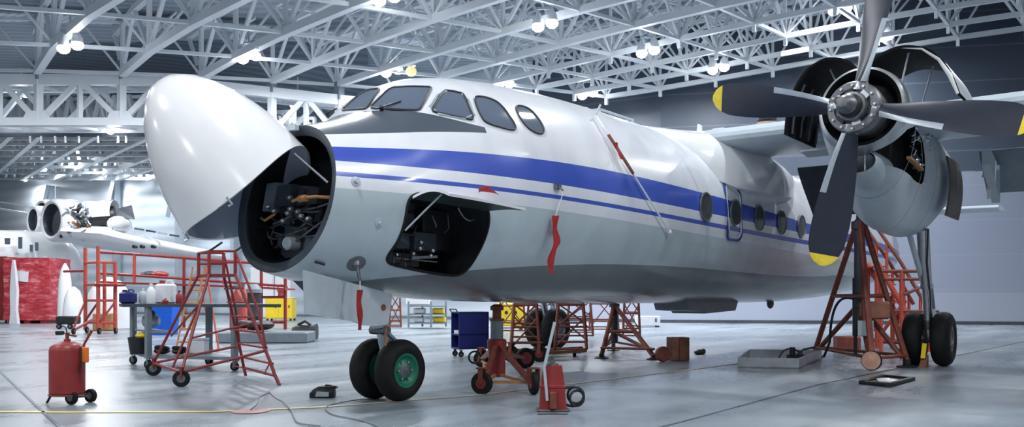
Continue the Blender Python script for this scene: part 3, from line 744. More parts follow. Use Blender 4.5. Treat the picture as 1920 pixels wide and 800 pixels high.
# pale square panel under the leading edge inboard of the engine
g = MB(); a = 6.75
g.prism([V((6.62, -3.2, 3.50)), V((7.02, -3.2, 3.46)), V((7.02, -2.55, 3.46)), V((6.62, -2.55, 3.50))], V((0, 0, -.02))); g.build('inspection_panel', 'pgrey', air)
# lowered flaps: inboard and outboard of the engine
def flap(y0, y1, name='flap', x0=8.95, z0=3.58, L=1.15, ang=38, mt='mgrey'):
    c, s_ = math.cos(math.radians(ang)), math.sin(math.radians(ang)); R = []
    for y in (y0, (y0+y1)/2, y1): R.append([V((x0+a*c+b_*s_, y, z0-a*s_+b_*c)) for a, b_ in airfoil(L, .13, 10, .03)])
    g = MB(); g.loft(R, True, True); return g.build(name, mt, air, 30)
flap(-3.35, -1.75, L=1.25, ang=42, mt='dgrey'); flap(-9.6, -4.75, L=1.05, ang=36); flap(3.35, 1.75); flap(4.75, 7)
g = MB()
for y in (-5.6, -7.2, -8.8):
    pass
for y in (-4.95,):
    g.loft([[V((8.2, y+d, z)) for d, z in ((-.06, 3.5), (.06, 3.5), (.06, 3.25), (-.06, 3.25))], [V((9.3, y+d, z)) for d, z in ((-.06, 3.3), (.06, 3.3), (.06, 2.75), (-.06, 2.75))]], True, True)
g.build('flap_track', 'pgrey', air)
# wing to fuselage fairing: a saddle on the roof flaring into the wing root
g = MB(); R = []
for x, w, zt, zl in ((5.0, .45, 3.95, 3.75), (5.5, .95, 3.965, 3.4), (6.0, 1.28, 3.99, 3.12), (6.6, 1.54, 4.05, 2.98), (7.4, 1.64, 4.10, 2.98), (8.6, 1.60, 4.02, 3.02), (9.6, 1.45, 3.95, 3.1), (10.8, 1.1, 3.93, 3.35), (12, .6, 3.9, 3.7)):
    ring_ = []
    for k in range(25):
        a = PI*k/24; cx = math.copysign(abs(math.cos(a))**.55, math.cos(a)); sz_ = math.sin(a)**.7 if a not in (0, PI) else 0
        ring_.append(V((x, -w*cx, zl+(zt-zl)*max(0, sz_))))
    R.append(ring_)
g.loft(R, True, True); g.build('wing_root_fairing', 'white', air, 40)
# things on the roof
g = MB(); p = ypl(1311, 260, -.45); g.loft([[p+V((a*w, b_*.02, 0)) for a, b_ in ((-.13, 0), (0, 1), (.13, 0), (0, -1))] for w in (1,)] + [[p+V((.03+a*.8, b_*.015, .26)) for a, b_ in ((-.13, 0), (0, 1), (.13, 0), (0, -1))]], True, True); g.build('blade_antenna', 'white', air)
g = MB(); p = ypl(1352, 254, -.55); g.bbox(p+UP*.05, (.34, .25, .14), bev=.02); g.build('roof_box', 'pgrey', air)
g = MB(); p = ypl(1255, 262, 0); g.ball(p+UP*.0, .3, 14, (1.8, .5, .4)); g.build('roof_fairing', 'white', air)
# tailplane and fin root far behind
g = MB(); g.loft(wing_rings([-3.7, -3, -1, 1, 3, 3.7], lambda y: (19.2+abs(y)*.12, 3.62, 1.9-abs(y)*.12, .1)), True, True); g.build('tailplane', 'pgrey', air, 30)

# ---- one engine with its cowling
NX = [4.72, 4.80, 5.0, 5.3, 5.8, 6.5, 7.5, 8.4, 9.4, 10.6, 11.6]
n_w = pchip(NX, [.50, .555, .585, .60, .57, .545, .53, .53, .50, .4, .15])
n_t = pchip(NX, [HZ+.50, HZ+.545, 4.23, 4.25, 4.24, 4.22, 4.16, 4.08, 3.95, 3.75, 3.55])
n_b = pchip(NX, [HZ-.50, HZ-.545, 3.02, 2.80, 2.45, 2.17, 2.13, 2.2, 2.5, 2.95, 3.3])
def nac(x, a, ye):
    m_ = lerp(HZ, (n_t(x)+n_b(x))/2, min(1, (x-4.72)/1.2)); s_, c = math.sin(a), math.cos(a); e = 1.0
    h = (n_t(x)-m_) if s_ > 0 else (m_-n_b(x))
    yc_ = ye+math.copysign(.17, -ye)*min(1, max(0, (x-4.72)/1.5)); return V((x, yc_-n_w(x)*c*(1 if s_ > -.2 else 1-.10*min(1, (x-4.72))*(-s_-.2)), m_+h*s_))
def engine(ye, port):
    g = MB(); NA2 = 72; R = []
    R.append([V((5.05, ye-.43*math.cos(2*PI*k/NA2), HZ+.43*math.sin(2*PI*k/NA2))) for k in range(NA2)])
    R.append([V((4.80, ye-.44*math.cos(2*PI*k/NA2), HZ+.44*math.sin(2*PI*k/NA2))) for k in range(NA2)])
    xs_ = [4.72, 4.735, 4.76, 4.8]+[4.85+.08*k for k in range(1, 60)]+[9.8+.2*k for k in range(10)]
    for x in xs_: R.append([nac(x, 2*PI*k/NA2, ye) for k in range(NA2)])
    g.loft(R, True, True, mi=[1, 1, 2, 2, 2, 2]+[0]*(len(R)))
    g.m[-2] = 1
    n = g.build('engine_nacelle', ['pgrey', 'cavity', 'galv'], air, 40)
    if port:
        # open side bay, cut into the cowling
        Pb = [xpl(0, 0, 5)]*0
        for px, py in smooth_poly([(1699, 236), (1746, 232), (1750, 338), (1745, 346), (1716, 320), (1690, 294), (1693, 262)], 1):
            q = ypl(px, py, ye-.47); Pb.append(q)
        cut(n, [V((p.x, ye-.42, p.z)) for p in Pb], .32, ['cavity'])
        n.data.set_sharp_from_angle(angle=math.radians(40))
        r2 = random.Random(9)
        for k in range(26):
            q = ypl(r2.uniform(1704, 1738), r2.uniform(246, 318), ye-.26); c = q+V((r2.uniform(-.16, .16), -.05, r2.uniform(-.16, .12)))
            h = MB(); h.tube([q, (q+c)/2+V((0, -.06, 0)), c], r2.choice([.010, .014, .02]), 6); h.build('engine_pipe', r2.choice(['steel', 'dsteel', 'dgrey', 'steel']), n)
        for k in range(7):
            q = ypl(r2.uniform(1706, 1736), r2.uniform(250, 315), ye-.26); h = MB(); h.lathe(q, (0, -1, 0), [(0, 0), (0, .04), (.06, .04), (.08, .02), (.08, 0)], 12); h.build('engine_accessory', 'steel', n)
        h = MB(); a, b_ = ypl(1704, 295, ye-.38), ypl(1728, 318, ye-.38); h.bar(a, b_, .06, .04); h.build('bay_sill', 'copper', n)
    # scoop under the cowling
    g = MB(); R = []; zc_ = 2.98
    for x, w, h in ((5.35, .20, .12), (4.92, .215, .13), (4.88, .235, .15), (4.90, .25, .17), (5.0, .275, .20), (5.3, .27, .25), (5.8, .27, .30)):
        R.append([V((x, ye+.09-w*math.cos(2*PI*k/40), zc_-(x-4.9)*.10+h*math.sin(2*PI*k/40))) for k in range(40)])
    g.loft(R, True, True, mi=[1, 1, 0, 0, 0, 0]); g.m[-2] = 1; o = g.build('oil_cooler_scoop', ['pgrey', 'cavity'], air, 40)
    g = MB(); g.bar(V((4.93, ye+.0, zc_-.13)), V((4.93, ye+.0, zc_+.13)), .018); g.build('scoop_vane', 'pgrey', o)
    # seams and fasteners
    for x in (5.62, 6.6, 7.7):
        g = MB(); g.tube([nac(x, 2*PI*k/48, ye)+V((0, 0, 0)) for k in range(48)], .004, 4, True); g.build('cowl_seam', 'mgrey', air)
    # propeller
    yaw = math.radians(4 if port else 0); rot0 = .215 if port else PI/2+.03
    hub = V((4.33, ye-(.03 if port else .12), HZ-(.08 if port else .24))); axp = V((-math.cos(yaw), math.sin(yaw), 0)); e1 = V((math.sin(yaw), math.cos(yaw), 0)); e2 = UP
    if not port: return gear(ye, n)
    pr = bpy.data.objects.new('propeller', None); COL.objects.link(pr); pr.parent = air; OFF[pr.name] = V((0, 0, 0))
    h = MB(); h.lathe(hub-axp*.36, axp, [(0, 0), (0, .30), (.2, .31), (.26, .33), (.42, .33), (.45, .31), (.45, .235), (.40, .235), (.40, .20), (.52, .18), (.53, .15), (.53, 0)], 40); h.build('hub', 'dsteel', pr)
    h = MB(); h.lathe(hub+axp*.12, axp, [(0, 0), (0, .155), (.13, .15), (.16, .12), (.22, .105), (.3, .09), (.33, .06), (.335, 0)], 28, mi=[0, 0, 0, 1, 1, 1, 1, 1]); h.build('hub_dome', ['black', 'dsteel'], pr)
    h = MB(); h.lathe(hub+axp*.14+e1*.10+e2*.06, axp, [(0, 0), (0, .062), (.17, .06), (.19, .045), (.19, 0)], 16); h.build('pitch_oil_cap', 'brown', pr)
    for k in range(12):
        an = 2*PI*k/12; c = hub+axp*.085+(e1*math.cos(an)+e2*math.sin(an))*.275; h = MB(); h.lathe(c, axp, [(0, 0), (0, .018), (.03, .018), (.03, 0)], 6); h.build('hub_bolt', 'steel', pr)
    for k in range(6):
        an = 2*PI*k/6+.3; c = hub+axp*.06+(e1*math.cos(an)+e2*math.sin(an))*.205; h = MB(); h.obox(c, axp*.035, (e1*math.cos(an)+e2*math.sin(an))*.03, (e1*-math.sin(an)+e2*math.cos(an))*.055); h.build('hub_bracket', 'black' if k % 2 else 'steel', pr)
    RB = [.27, .33, .42, .55, .7, .9, 1.1, 1.105, 1.3, 1.5, 1.65, 1.78, 1.89, 1.895, 1.94, 1.995, 2.025, 2.04]
    CH = pchip([.27, .42, .7, 1.1, 1.45, 1.76, 1.9, 1.985, 2.04], [.20, .25, .345, .43, .475, .45, .36, .25, .07]); THK = pchip([.27, .42, .7, 1.2, 2.02], [.18, .12, .06, .035, .012])
    for bl in range(4):
        an = rot0+bl*PI/2; er = e1*math.cos(an)+e2*math.sin(an); et = e1*-math.sin(an)+e2*math.cos(an)
        h = MB(); R = []; n_ = 11
        for r in RB:
            c = CH(r); t_ = THK(r); tw = math.radians(lerp(40, 16, min(1, (r-.27)/1.75))); ch = et*math.cos(tw)+axp*math.sin(tw)*1; nn = et*-math.sin(tw)+axp*math.cos(tw)
            ring_ = []
            for q in range(2*n_):
                f = q/n_ if q <= n_ else 2-q/n_; sg = 1 if q <= n_ else -1
                th_ = t_*.5*(math.sin(PI*min(1, max(0, f)))**.6); ring_.append(hub+axp*-.02+er*r+ch*(c*(f-.5))+nn*th_*sg)
            R.append(ring_)
        b0 = len(h.f); h.loft(R, True, True)
        for fi in range(len(h.f)):
            seg = fi//(2*n_); q = fi % (2*n_)
            if seg >= len(RB)-1: h.m[fi] = 2 if fi == len(h.f)-1 else 0; continue
            if RB[seg] >= 1.895: h.m[fi] = 2
            elif RB[seg+1] <= 1.105 and RB[seg] >= .33:
                if q in (n_-2, n_-1, n_, n_+1): h.m[fi] = 1
        h.build('blade', ['navy', 'boot', 'yellow'], pr, 30)
        h = MB(); h.lathe(hub+er*.22-axp*.02, er, [(0, 0), (0, .115), (.07, .115), (.1, .10), (.1, 0)], 20); h.build('blade_cuff', 'steel', pr)
    gear(ye, n)
def gear(ye, n):
    h = MB(); h.lathe(V((5.0, ye, HZ)), (-1, 0, 0), [(0, .37), (.02, .34), (.05, .2), (.3, .18), (.3, 0)], 32); h.build('intake_face', 'black', n)
    # ---- main gear
    g_ = bpy.data.objects.new('main_gear', None); COL.objects.link(g_); g_.parent = air; OFF[g_.name] = V((0, 0, 0)); X = 9.07; Z = .46
    s_ = MB(); top = V((8.55, ye, 2.3)); ax_ = V((X, ye, Z)); s_.rod(top, lerp(top, ax_, .52), .10, .095, 16); s_.lathe(lerp(top, ax_, .50), ax_-top, [(0, 0), (0, .115), (.05, .115), (.05, .075), (.75, .075), (.80, .10), (.95, .10), (.95, 0)], 16); s_.build('strut', 'steel', g_)
    s_ = MB(); s_.rod(ax_+V((0, -.33, 0)), ax_+V((0, .33, 0)), .07, n=14); s_.rod(ax_, lerp(top, ax_, .82), .10, .08, 14); s_.build('axle', 'dsteel', g_)
    s_ = MB(); a = lerp(top, ax_, .5); kn = lerp(top, ax_, .75)+V((.34, 0, .05)); 
    for d in (-.07, .07): s_.bar(a+V((.06, d, 0)), kn+V((0, d*.5, 0)), .05, .03); s_.bar(kn+V((0, d*.5, 0)), ax_+V((.1, d, .05)), .05, .03)
    s_.build('torque_link', 'pgrey', g_)
    for d in (.28,):
        s_ = MB(); s_.rod(V((8.1, ye+d*.5, 2.3)), lerp(top, ax_, .45)+V((0, d*.2, 0)), .045, n=10); s_.build('brace', 'pgrey', g_)
    s_ = MB(); s_.tube([top+V((-.1, -.1, 0)), lerp(top, ax_, .3)+V((-.13, -.06, 0)), lerp(top, ax_, .6)+V((-.12, -.08, 0)), ax_+V((-.1, -.05, .1))], .014, 6); s_.build('brake_line', 'black', g_)
    for d in (.223, -.223):
        wheel(g_, V((X, ye+d, Z)), .46, .31, .21, 'dsteel', -1 if d < 0 else 1)
def wheel(parent, c, R, W, rr, rim, side):
    ax_ = V((0, side, 0)); h = W/2; g = MB()
    prof = [(-h*.82, rr), (-h*.95, rr+.03), (-h, rr+(R-rr)*.35), (-h*.97, rr+(R-rr)*.62), (-h*.8, R-.045), (-h*.55, R-.014), (-h*.25, R), (h*.25, R), (h*.55, R-.014), (h*.8, R-.045), (h*.97, rr+(R-rr)*.62), (h, rr+(R-rr)*.35), (h*.95, rr+.03), (h*.82, rr)]
    g.lathe(c, ax_, prof, 48); o = g.build('wheel', 'rubber', parent, 50)
    g = MB(); g.lathe(c, ax_, [(-h*.7, 0), (-h*.7, rr-.02), (-h*.84, rr+.004), (h*.84, rr+.004), (h*.80, rr-.02), (h*.62, rr-.035), (h*.50, rr*.62), (h*.62, rr*.48), (h*.68, rr*.42), (h*.72, 0)], 40, mi=[0]*8+[1]); g.build('rim', [rim, 'dsteel'], o, 35)
    for k in range(6):
        an = 2*PI*k/6; q = c+ax_*h*.56+V((math.cos(an), 0, math.sin(an)))*rr*.55; g = MB(); g.lathe(q, ax_, [(-.02, 0), (-.02, .014), (.02, .014), (.02, 0)], 8); g.build('wheel_bolt', 'steel', o)
    return o
engine(-YE, True); engine(YE, False)
# ---- port cowl doors propped open, wheel-bay door
def shell(pts_yz, x0, x1, name, mts, th=.03, skew=0, parent=air):
    f_y = pchip([k for k in range(len(pts_yz))], [p[0] for p in pts_yz]); f_z = pchip([k for k in range(len(pts_yz))], [p[1] for p in pts_yz]); n = (len(pts_yz)-1)*6
    rows = [[V((x, f_y(k*6/n*(len(pts_yz)-1)/6), f_z(k*6/n*(len(pts_yz)-1)/6)+skew*(x-x0))) for x in (x0, lerp(x0, x1, .25), lerp(x0, x1, .5), lerp(x0, x1, .75), x1)] for k in range(n+1)]
    g = MB(); g.sheet(rows, th, 0, 1); return g.build(name, mts, parent, 50)
s1 = shell([(-3.93, 4.25), (-4.10, 4.40), (-4.36, 4.47), (-4.62, 4.41), (-4.82, 4.24), (-4.95, 4.02), (-5.04, 3.76)], 5.15, 6.5, 'cowl_door', ['cavity', 'pgrey'], -.035)
s2 = shell([(-3.82, 4.25), (-3.66, 4.40), (-3.42, 4.47), (-3.20, 4.40), (-3.03, 4.22), (-2.92, 3.98), (-2.86, 3.72), (-2.84, 3.50)], 5.15, 6.5, 'cowl_door', ['cavity', 'pgrey'], .035)
g = MB(); g.tube([V((5.16, y, z)) for y, z in ((-4.36, 4.48), (-4.62, 4.42), (-4.82, 4.25), (-4.95, 4.03), (-5.045, 3.77))], [.008, .014, .022, .032, .02], 8); g.build('cowl_rim', 'white', s1)
for k in range(4):
    g = MB(); x = 5.25+.36*k; g.tube([V((x, y, z)) for y, z in ((-3.07, 4.2), (-2.97, 3.98), (-2.91, 3.72), (-2.89, 3.52))], .018, 6); g.build('cowl_rib', 'dgrey', s2)
for a, b_ in (((5.3, -4.3, 3.85), (5.35, -4.42, 4.44)), ((6.2, -4.42, 3.9), (6.0, -4.6, 4.38)), ((5.4, -3.6, 3.9), (5.5, -3.35, 4.42))):
    g = MB(); g.rod(a, b_, .013); g.build('cowl_prop_rod', 'pgrey', air)
g = MB(); rows = []
for k in range(9):
    u = k/8; rows.append([V((lerp(8.05, 9.15, q/4), -4.33-.14*math.sin(PI*(1-u*.8)*.75)-.02*u, 3.42-.95*u)) for q in range(5)])
g.sheet(rows, .03, 0, 1); g.build('wheel_bay_door', ['brown', 'pgrey'], air)
g = MB(); p = V((8.9, -4.9, 3.28)); g.bar(p+V((0, .2, 0)), p-V((0, .15, 0)), .07); g.bar(p, p-UP*.5, .06, .05); g.bar(p-UP*.12-V((0, .1, 0)), p-UP*.12+V((0, .1, 0)), .05); g.build('flap_hinge_arm', 'white', air)
# exhaust stub on the far side of the cowling
g = MB(); c = V((6.3, 2.9, 4.35)); g.lathe(ypl(1438, 256, -1.2), UP, [(0, 0), (0, .15), (.22, .17), (.26, .19), (.26, 0)], 18); g.build('fuel_filler_hood', 'beige', air)
g = MB(); g.lathe(ypl(1438, 226, -1.2), UP, [(0, 0), (0, .18), (.1, .18), (.14, .12), (.14, 0)], 18); g.build('hood_cap', 'black', air)
# ---- nose gear
ng = bpy.data.objects.new('nose_gear', None); COL.objects.link(ng); ng.parent = air; OFF[ng.name] = V((0, 0, 0))
for y in (-.20, .20): wheel(ng, V((0, y, .35)), .35, .25, .19, 'green', -1 if y < 0 else 1)
g = MB(); g.rod((0, -.25, .35), (0, .25, .35), .045, n=12); g.build('axle', 'dsteel', ng)
g = MB(); tp = V((-.22, 0, 1.3)); g.lathe(tp, V((.0, 0, .42))-tp, [(0, 0), (0, .085), (.40, .085), (.42, .10), (.47, .10), (.48, .06), (.75, .06), (.76, .08), (.90, .08), (.90, 0)], 16); g.build('strut', 'pgrey', ng)
g = MB()
for d in (-.06, .06): g.bar((-.12, d, .82), (.16, d*.6, .62), .05, .03); g.bar((.16, d*.6, .62), (.02, d, .42), .05, .03)
g.build('torque_link', 'pgrey', ng)
g = MB(); g.lathe((-.12, -.13, .80), (0, 1, 0), [(0, 0), (0, .05), (.26, .05), (.26, 0)], 12); g.build('steering_cylinder', 'dsteel', ng)
g = MB(); g.tube([V((-.16, -.14, .84)), V((-.2, -.16, .7)), V((-.19, -.2, .5)), V((-.12, -.12, .2)), V((-.16, -.16, .05)), V((-.2, -.22, .012))], .012, 6); g.build('static_cable', 'copper', ng)
# gear doors: big panel along the port side, dark gap, starboard panel
YD = -.46
Pd = [ypl(px, py, YD) for px, py in ((571, 506), (736, 551), (728, 607), (706, 611), (680, 609), (664, 602), (574, 588))]
g = MB(); g.prism(Pd, V((0, .03, 0))); d_ = g.build('nose_gear_door', 'pgrey', air)
g = MB(); c = ypl(719, 576, YD-.003); g.lathe(c, (0, -1, 0), [(0, 0), (0, .035), (.004, .035), (.004, 0)], 16); o = g.build('door_hole_cover', 'rust', d_); o.scale = (1, 1, 1)
g = MB(); g.prism([V((-1.36, -.3, 1.42)), V((-1.08, -.3, 1.40)), V((-1.08, -.3, 1.20))], V((0, .4, 0))); g.build('door_front_panel', 'black', air)
# ================================================================== things on the hangar floor
def pipe(par, name, mt, pts, r=.02, n=8):
    g = MB(); g.tube(pts, r, n); return g.build(name, mt, par)
def barp(par, name, mt, a, b_, w, h=None):
    g = MB(); g.bar(a, b_, w, h); return g.build(name, mt, par)
def curve3(a, m_, c, n=12): return [lerp(lerp(V(a), V(m_), k/n), lerp(V(m_), V(c), k/n), k/n) for k in range(n+1)]
def caster(par, c, r, ax_, w=.045, rim='dsteel', fork='mgrey', name='caster'):
    ax_ = V(ax_).normalized(); g = MB(); g.lathe(c, ax_, [(-w/2, 0), (-w/2, r*.9), (-w/3, r), (w/3, r), (w/2, r*.9), (w/2, 0)], 24); o = g.build(name, 'rubber', par)
    g = MB(); g.lathe(c, ax_, [(-w*.6, 0), (-w*.6, r*.5), (w*.6, r*.5), (w*.6, 0)], 16); g.build('rim', rim, o)
    if fork:
        g = MB(); s_ = ax_.cross(UP)*.0
        for k in (-1, 1): g.bar(V(c)+ax_*w*.75*k, V(c)+ax_*w*.75*k+UP*r*1.3, r*.5, .008)
        g.obox(V(c)+UP*r*1.35, ax_*w*.85, ax_.cross(UP)*r*.4, UP*.008); g.build('fork', fork, o)
    return o
# ---- wheeled extinguisher
b0 = fp(126, 9.45); t = thing('fire_extinguisher', b0, 'red wheeled fire extinguisher standing alone on the floor', 'fire extinguisher')
g = MB(); R = .182; g.lathe(b0+UP*.085, UP, [(0, 0), (0, R*.7), (.012, R*.9), (.035, R), (.50, R), (.54, R*.94), (.575, R*.75), (.595, R*.45), (.605, R*.2), (.605, 0)], 40); g.build('cylinder', 'red', t)
g = MB(); g.ring(b0+UP*.10, UP, R+.004, .008, 36, 6); g.build('foot_ring', 'rust', t)
g = MB(); g.lathe(b0+UP*.68, UP, [(0, 0), (0, .035), (.03, .035), (.035, .02), (.09, .018), (.09, .03), (.105, .03), (.105, 0)], 16); g.bar(b0+UP*.76, b0+UP*.745+RT*.10, .02); g.build('valve', 'rust', t)
pipe(t, 'lever', 'dgrey', [b0+UP*.77, b0+UP*.84-RT*.015, b0+UP*.86-RT*.05], .008)
bk_ = RT*.17+FW*.08
for s_ in (-1, 1):
    c = b0+RT*.155+FW*(.10*s_+.0)+RT*(.055*s_)+UP*.075; caster(t, c, .075, FW*.95+RT*.3, .05, 'dsteel', None, 'wheel')
barp(t, 'axle', 'dsteel', b0+RT*.10-FW*.1+UP*.075, b0+RT*.21+FW*.1+UP*.075, .02)
pipe(t, 'handle', 'red', [b0+RT*.16+UP*.55, b0+RT*.19+UP*.66, b0+RT*.27+UP*.80], .014)
g = MB(); g.rod(b0+RT*.235+UP*.745, b0+RT*.275+UP*.81, .018); g.build('grip', 'rust', t)
g = MB(); g.bbox(b0+RT*.215-FW*.03+UP*.54, (.075, .03, .17), YAW-PI/2, .008); g.build('tag', 'orange_tag', t)
pipe(t, 'front_leg', 'black', [b0-RT*.15-FW*.05+UP*.10, b0-RT*.19-FW*.07+UP*.01], .013)
pipe(t, 'hose', 'black', [b0+RT*.17-FW*.05+UP*.62, b0+RT*.19-FW*.08+UP*.5, b0+RT*.18-FW*.09+UP*.36], .010)
# ---- red rolling stairs
W1, W2, F1, F2 = fl(340, 725), fl(288, 704), fl(524, 722), fl(461, 704)
t = thing('rolling_stairs', (W1+W2+F1+F2)/4, 'tall red rolling access stairs beside the grey trolley table', 'stairs')
H = 1.50
A1, B1_ = at(392, 512, 12.0), at(441, 514, 12.0); dv = (W2-W1).normalized()*.62
A2, B2_ = A1+dv, B1_+dv; A1.z = A2.z = B1_.z = B2_.z = H
for a, b_ in ((W1+UP*.11, A1), (W2+UP*.11, A2)): pipe(t, 'leg', 'wine', [a+UP*.08, b_], .021)
for f in (.33,): pipe(t, 'leg', 'wine', [lerp(W1, W2, f)+UP*.17, lerp(A1, A2, .3)-UP*.2], .017)
pipe(t, 'base_rail', 'wine', [W1+UP*.19, W2+UP*.19], .021)
K1, K2 = lerp(F1, B1_, .30), lerp(F2, B2_, .30)
pipe(t, 'base_rail', 'wine', [W1+UP*.19, K1], .019); pipe(t, 'base_rail', 'wine', [W2+UP*.19, K2], .019)
for F_, B_ in ((F1, B1_), (F2, B2_)):
    pipe(t, 'stringer', 'wine', [B_, lerp(F_, B_, .18)+UP*.0, lerp(F_, B_, .11)-UP*.02, F_+UP*.0], .023)
pipe(t, 'bottom_rail', 'wine', [lerp(F1, B1_, .08), lerp(F2, B2_, .08)], .02)
for F_, B_ in ((F1, B1_),(F2, B2_)): pipe(t, 'foot_brace', 'wine', [lerp(F_, B_, .08), lerp(F_, B_, .08)+(W1-F1)*.12+UP*.03, lerp(F_, B_, .2)], .014)
for k in range(6):
    f = .19+.135*k; p, q = lerp(F1, B1_, f), lerp(F2, B2_, f); g = MB(); d_ = (B1_-F1); d_.z = 0; d_.normalize(); w_ = (q-p)/2
    g.obox((p+q)/2, w_, -d_*.075, UP*.012); g.build('tread', 'wine', t)
g = MB(); g.prism([A1, B1_, B2_, A2], UP*-.04); g.build('platform', 'wine', t)
for p in (A1, A2, B1_, B2_): pipe(t, 'rail_post', 'red', [p-UP*.02, p+UP*.32], .024)
top = [p+UP*.32 for p in (A1, A2, B2_, B1_)]
for a, b_ in ((0, 1), (1, 2), (3, 0)): pipe(t, 'guard_rail', 'wine', [top[a], top[b_]], .018)
for a, b_ in ((A1, B1_), (A2, B2_)): pipe(t, 'guard_rail', 'wine', [a+UP*.16, b_+UP*.16], .014)
for p in (top[0], top[3]): pipe(t, 'guide_horn', 'black', [p, p+RT*.10+UP*.06-FW*.02, p+RT*.20+UP*.12-FW*.05], .016)
for F_, B_ in ((F1, B1_), (F2, B2_)):
    o_ = UP*.42; pipe(t, 'handrail', 'wine', [B_+UP*.32, lerp(F_, B_, .8)+o_*.75, lerp(F_, B_, .45)+o_*.7, lerp(F_, B_, .30)+UP*.05], .017)
for W_c in (W1, W2): caster(t, W_c+UP*.11, .11, (F1-W1).cross(UP), .05, 'dsteel', 'wine', 'wheel')
pipe(t, 'diagonal_brace', 'wine', [lerp(W1, A1, .35)+UP*.1, lerp(F1, B1_, .55)], .014); pipe(t, 'diagonal_brace', 'wine', [lerp(W1, A1, .75), lerp(W2, A2, .4)], .014)
# ---- grey trolley table
c0, c1, c2, c3 = fp(278, 13.95), fp(440, 13.55), fp(392, 14.7), fp(250, 14.9)
t = thing('trolley_table', (c0+c1+c2+c3)/4, 'grey steel trolley table with castors loaded with cans and bottles', 'table')
ZT = 1.06; ov = RT*.75
g = MB(); lo_ = [c0-RT*.42, c1+ov-FW*.05, c2+ov, c3-RT*.25]; g.prism([p+UP*ZT for p in lo_], UP*-.05); g.build('tabletop', 'dgrey', t)
for p in (c0, c1, c2, c3):
    barp(t, 'leg', 'mgrey', p+UP*.17, p+UP*(ZT-.05), .085); caster(t, p+UP*.075, .075, FW+RT*.3, .04)
g = MB(); g.prism([p+UP*.22 for p in (c0, c1, c2, c3)], UP*-.05); g.build('lower_shelf', 'mgrey', t)
g = MB(); g.prism([p+UP*.62 for p in (c0, lerp(c0, c1, .3), lerp(c3, c2, .3), c3)], UP*-.03); g.build('middle_shelf', 'mgrey', t)
def tt(px, d, z): return at(px, YH, d)*1.0+UP*(z-CAM.z)
def bottle(px, d, r, h, mt, name, label, cap='white', z=ZT):
    c = tt(px, d, z); t = thing(name, c, label, 'container'); g = MB()
    g.lathe(c, UP, [(0, 0), (0, r*.92), (.012, r), (h*.62, r), (h*.78, r*.62), (h*.84, r*.3), (h*.92, r*.28), (h*.92, 0)], 20); g.build('body', mt, t)
    g = MB(); g.lathe(c+UP*h*.9, UP, [(0, 0), (0, r*.36), (h*.1, r*.34), (h*.1, 0)], 14); g.build('cap', cap, t)
def jerry(px, d, w, dp, h, mt, name, label, cap='red', z=ZT):
    c = tt(px, d, z); t = thing(name, c, label, 'container'); g = MB(); g.bbox(c+UP*h*.42, (w, dp, h*.84), YAW-PI/2, .03); g.build('body', mt, t)
    g = MB(); g.lathe(c+UP*h*.82-RT*w*.2, UP, [(0, 0), (0, w*.17), (h*.16, w*.15), (h*.16, 0)], 14); g.build('cap', cap, t)
    pipe(t, 'handle', mt, [c+UP*h*.82+RT*w*.0, c+UP*h*.98+RT*w*.08, c+UP*h*.98+RT*w*.32, c+UP*h*.82+RT*w*.4], .014)
jerry(311, 14.4, .30, .22, .40, 'offwhite', 'jerry_can', 'large white plastic jerry can at the middle of the trolley table')
bottle(283, 14.2, .075, .34, 'white', 'squeeze_bottle', 'white plastic bottle standing left of the large jerry can')
bottle(268, 14.5, .06, .26, 'pgrey', 'squeeze_bottle', 'small pale bottle second from the left table end')
bottle(336, 14.3, .055, .22, 'red', 'paint_can', 'dark red can right of the large jerry can', 'black')
jerry(240, 14.4, .26, .16, .24, 'nblue', 'parts_box', 'dark blue box at the left end of the trolley table', 'black')
bottle(310, 13.95, .05, .09, 'red', 'small_cup', 'small red cup in front of the white jerry can', 'red')
c = tt(262, 14.35, .22); t = thing('plastic_bucket', c, 'black bucket with a yellow rag on the trolley lower shelf', 'bucket')
g = MB(); g.lathe(c, UP, [(0, 0), (0, .15), (.28, .19), (.28, .175), (.06, .14), (.06, 0)], 24); g.build('pail', 'black', t); g = MB(); g.ball(c+UP*.30+RT*.05, .12, 12, (1, 1, .55)); g.build('rag', 'yel2', t)
for px, w, lab in ((304, .12, 'black lump of cable on the trolley lower shelf next to the bucket'), (336, .11, 'black bundle on the trolley lower shelf right of the white box')):
    c = tt(px, 14.1, .22); g = MB(); g.ball(c+UP*w*.55, w, 12, (1.2, .8, .5)); g.ring(c+UP*w*.95, V((.2, .1, 1)), w*.8, .03, 20, 6); tag(g.build('cable_bundle', 'black'), lab, 'cable')
c = tt(372, 14.3, .22); g = MB(); g.bbox(c+UP*.12, (.3, .2, .24), YAW-PI/2, .02); g.bbox(c+UP*.25, (.31, .21, .03), YAW-PI/2, .008); tag(g.build('storage_box', 'offwhite'), 'white box on the right half of the trolley lower shelf', 'box')
c = tt(283, 14.5, .665); t = thing('engine_part', c, 'pale grey machine part on the middle shelf of the trolley table', 'machine part')
g = MB(); g.lathe(c+UP*.1-RT*.12, RT, [(0, 0), (0, .09), (.1, .12), (.2, .09), (.26, .06), (.26, 0)], 16); g.build('housing', 'pgrey', t); g = MB(); g.ball(c+UP*.2, .09, 10); g.build('dome', 'dsteel', t)
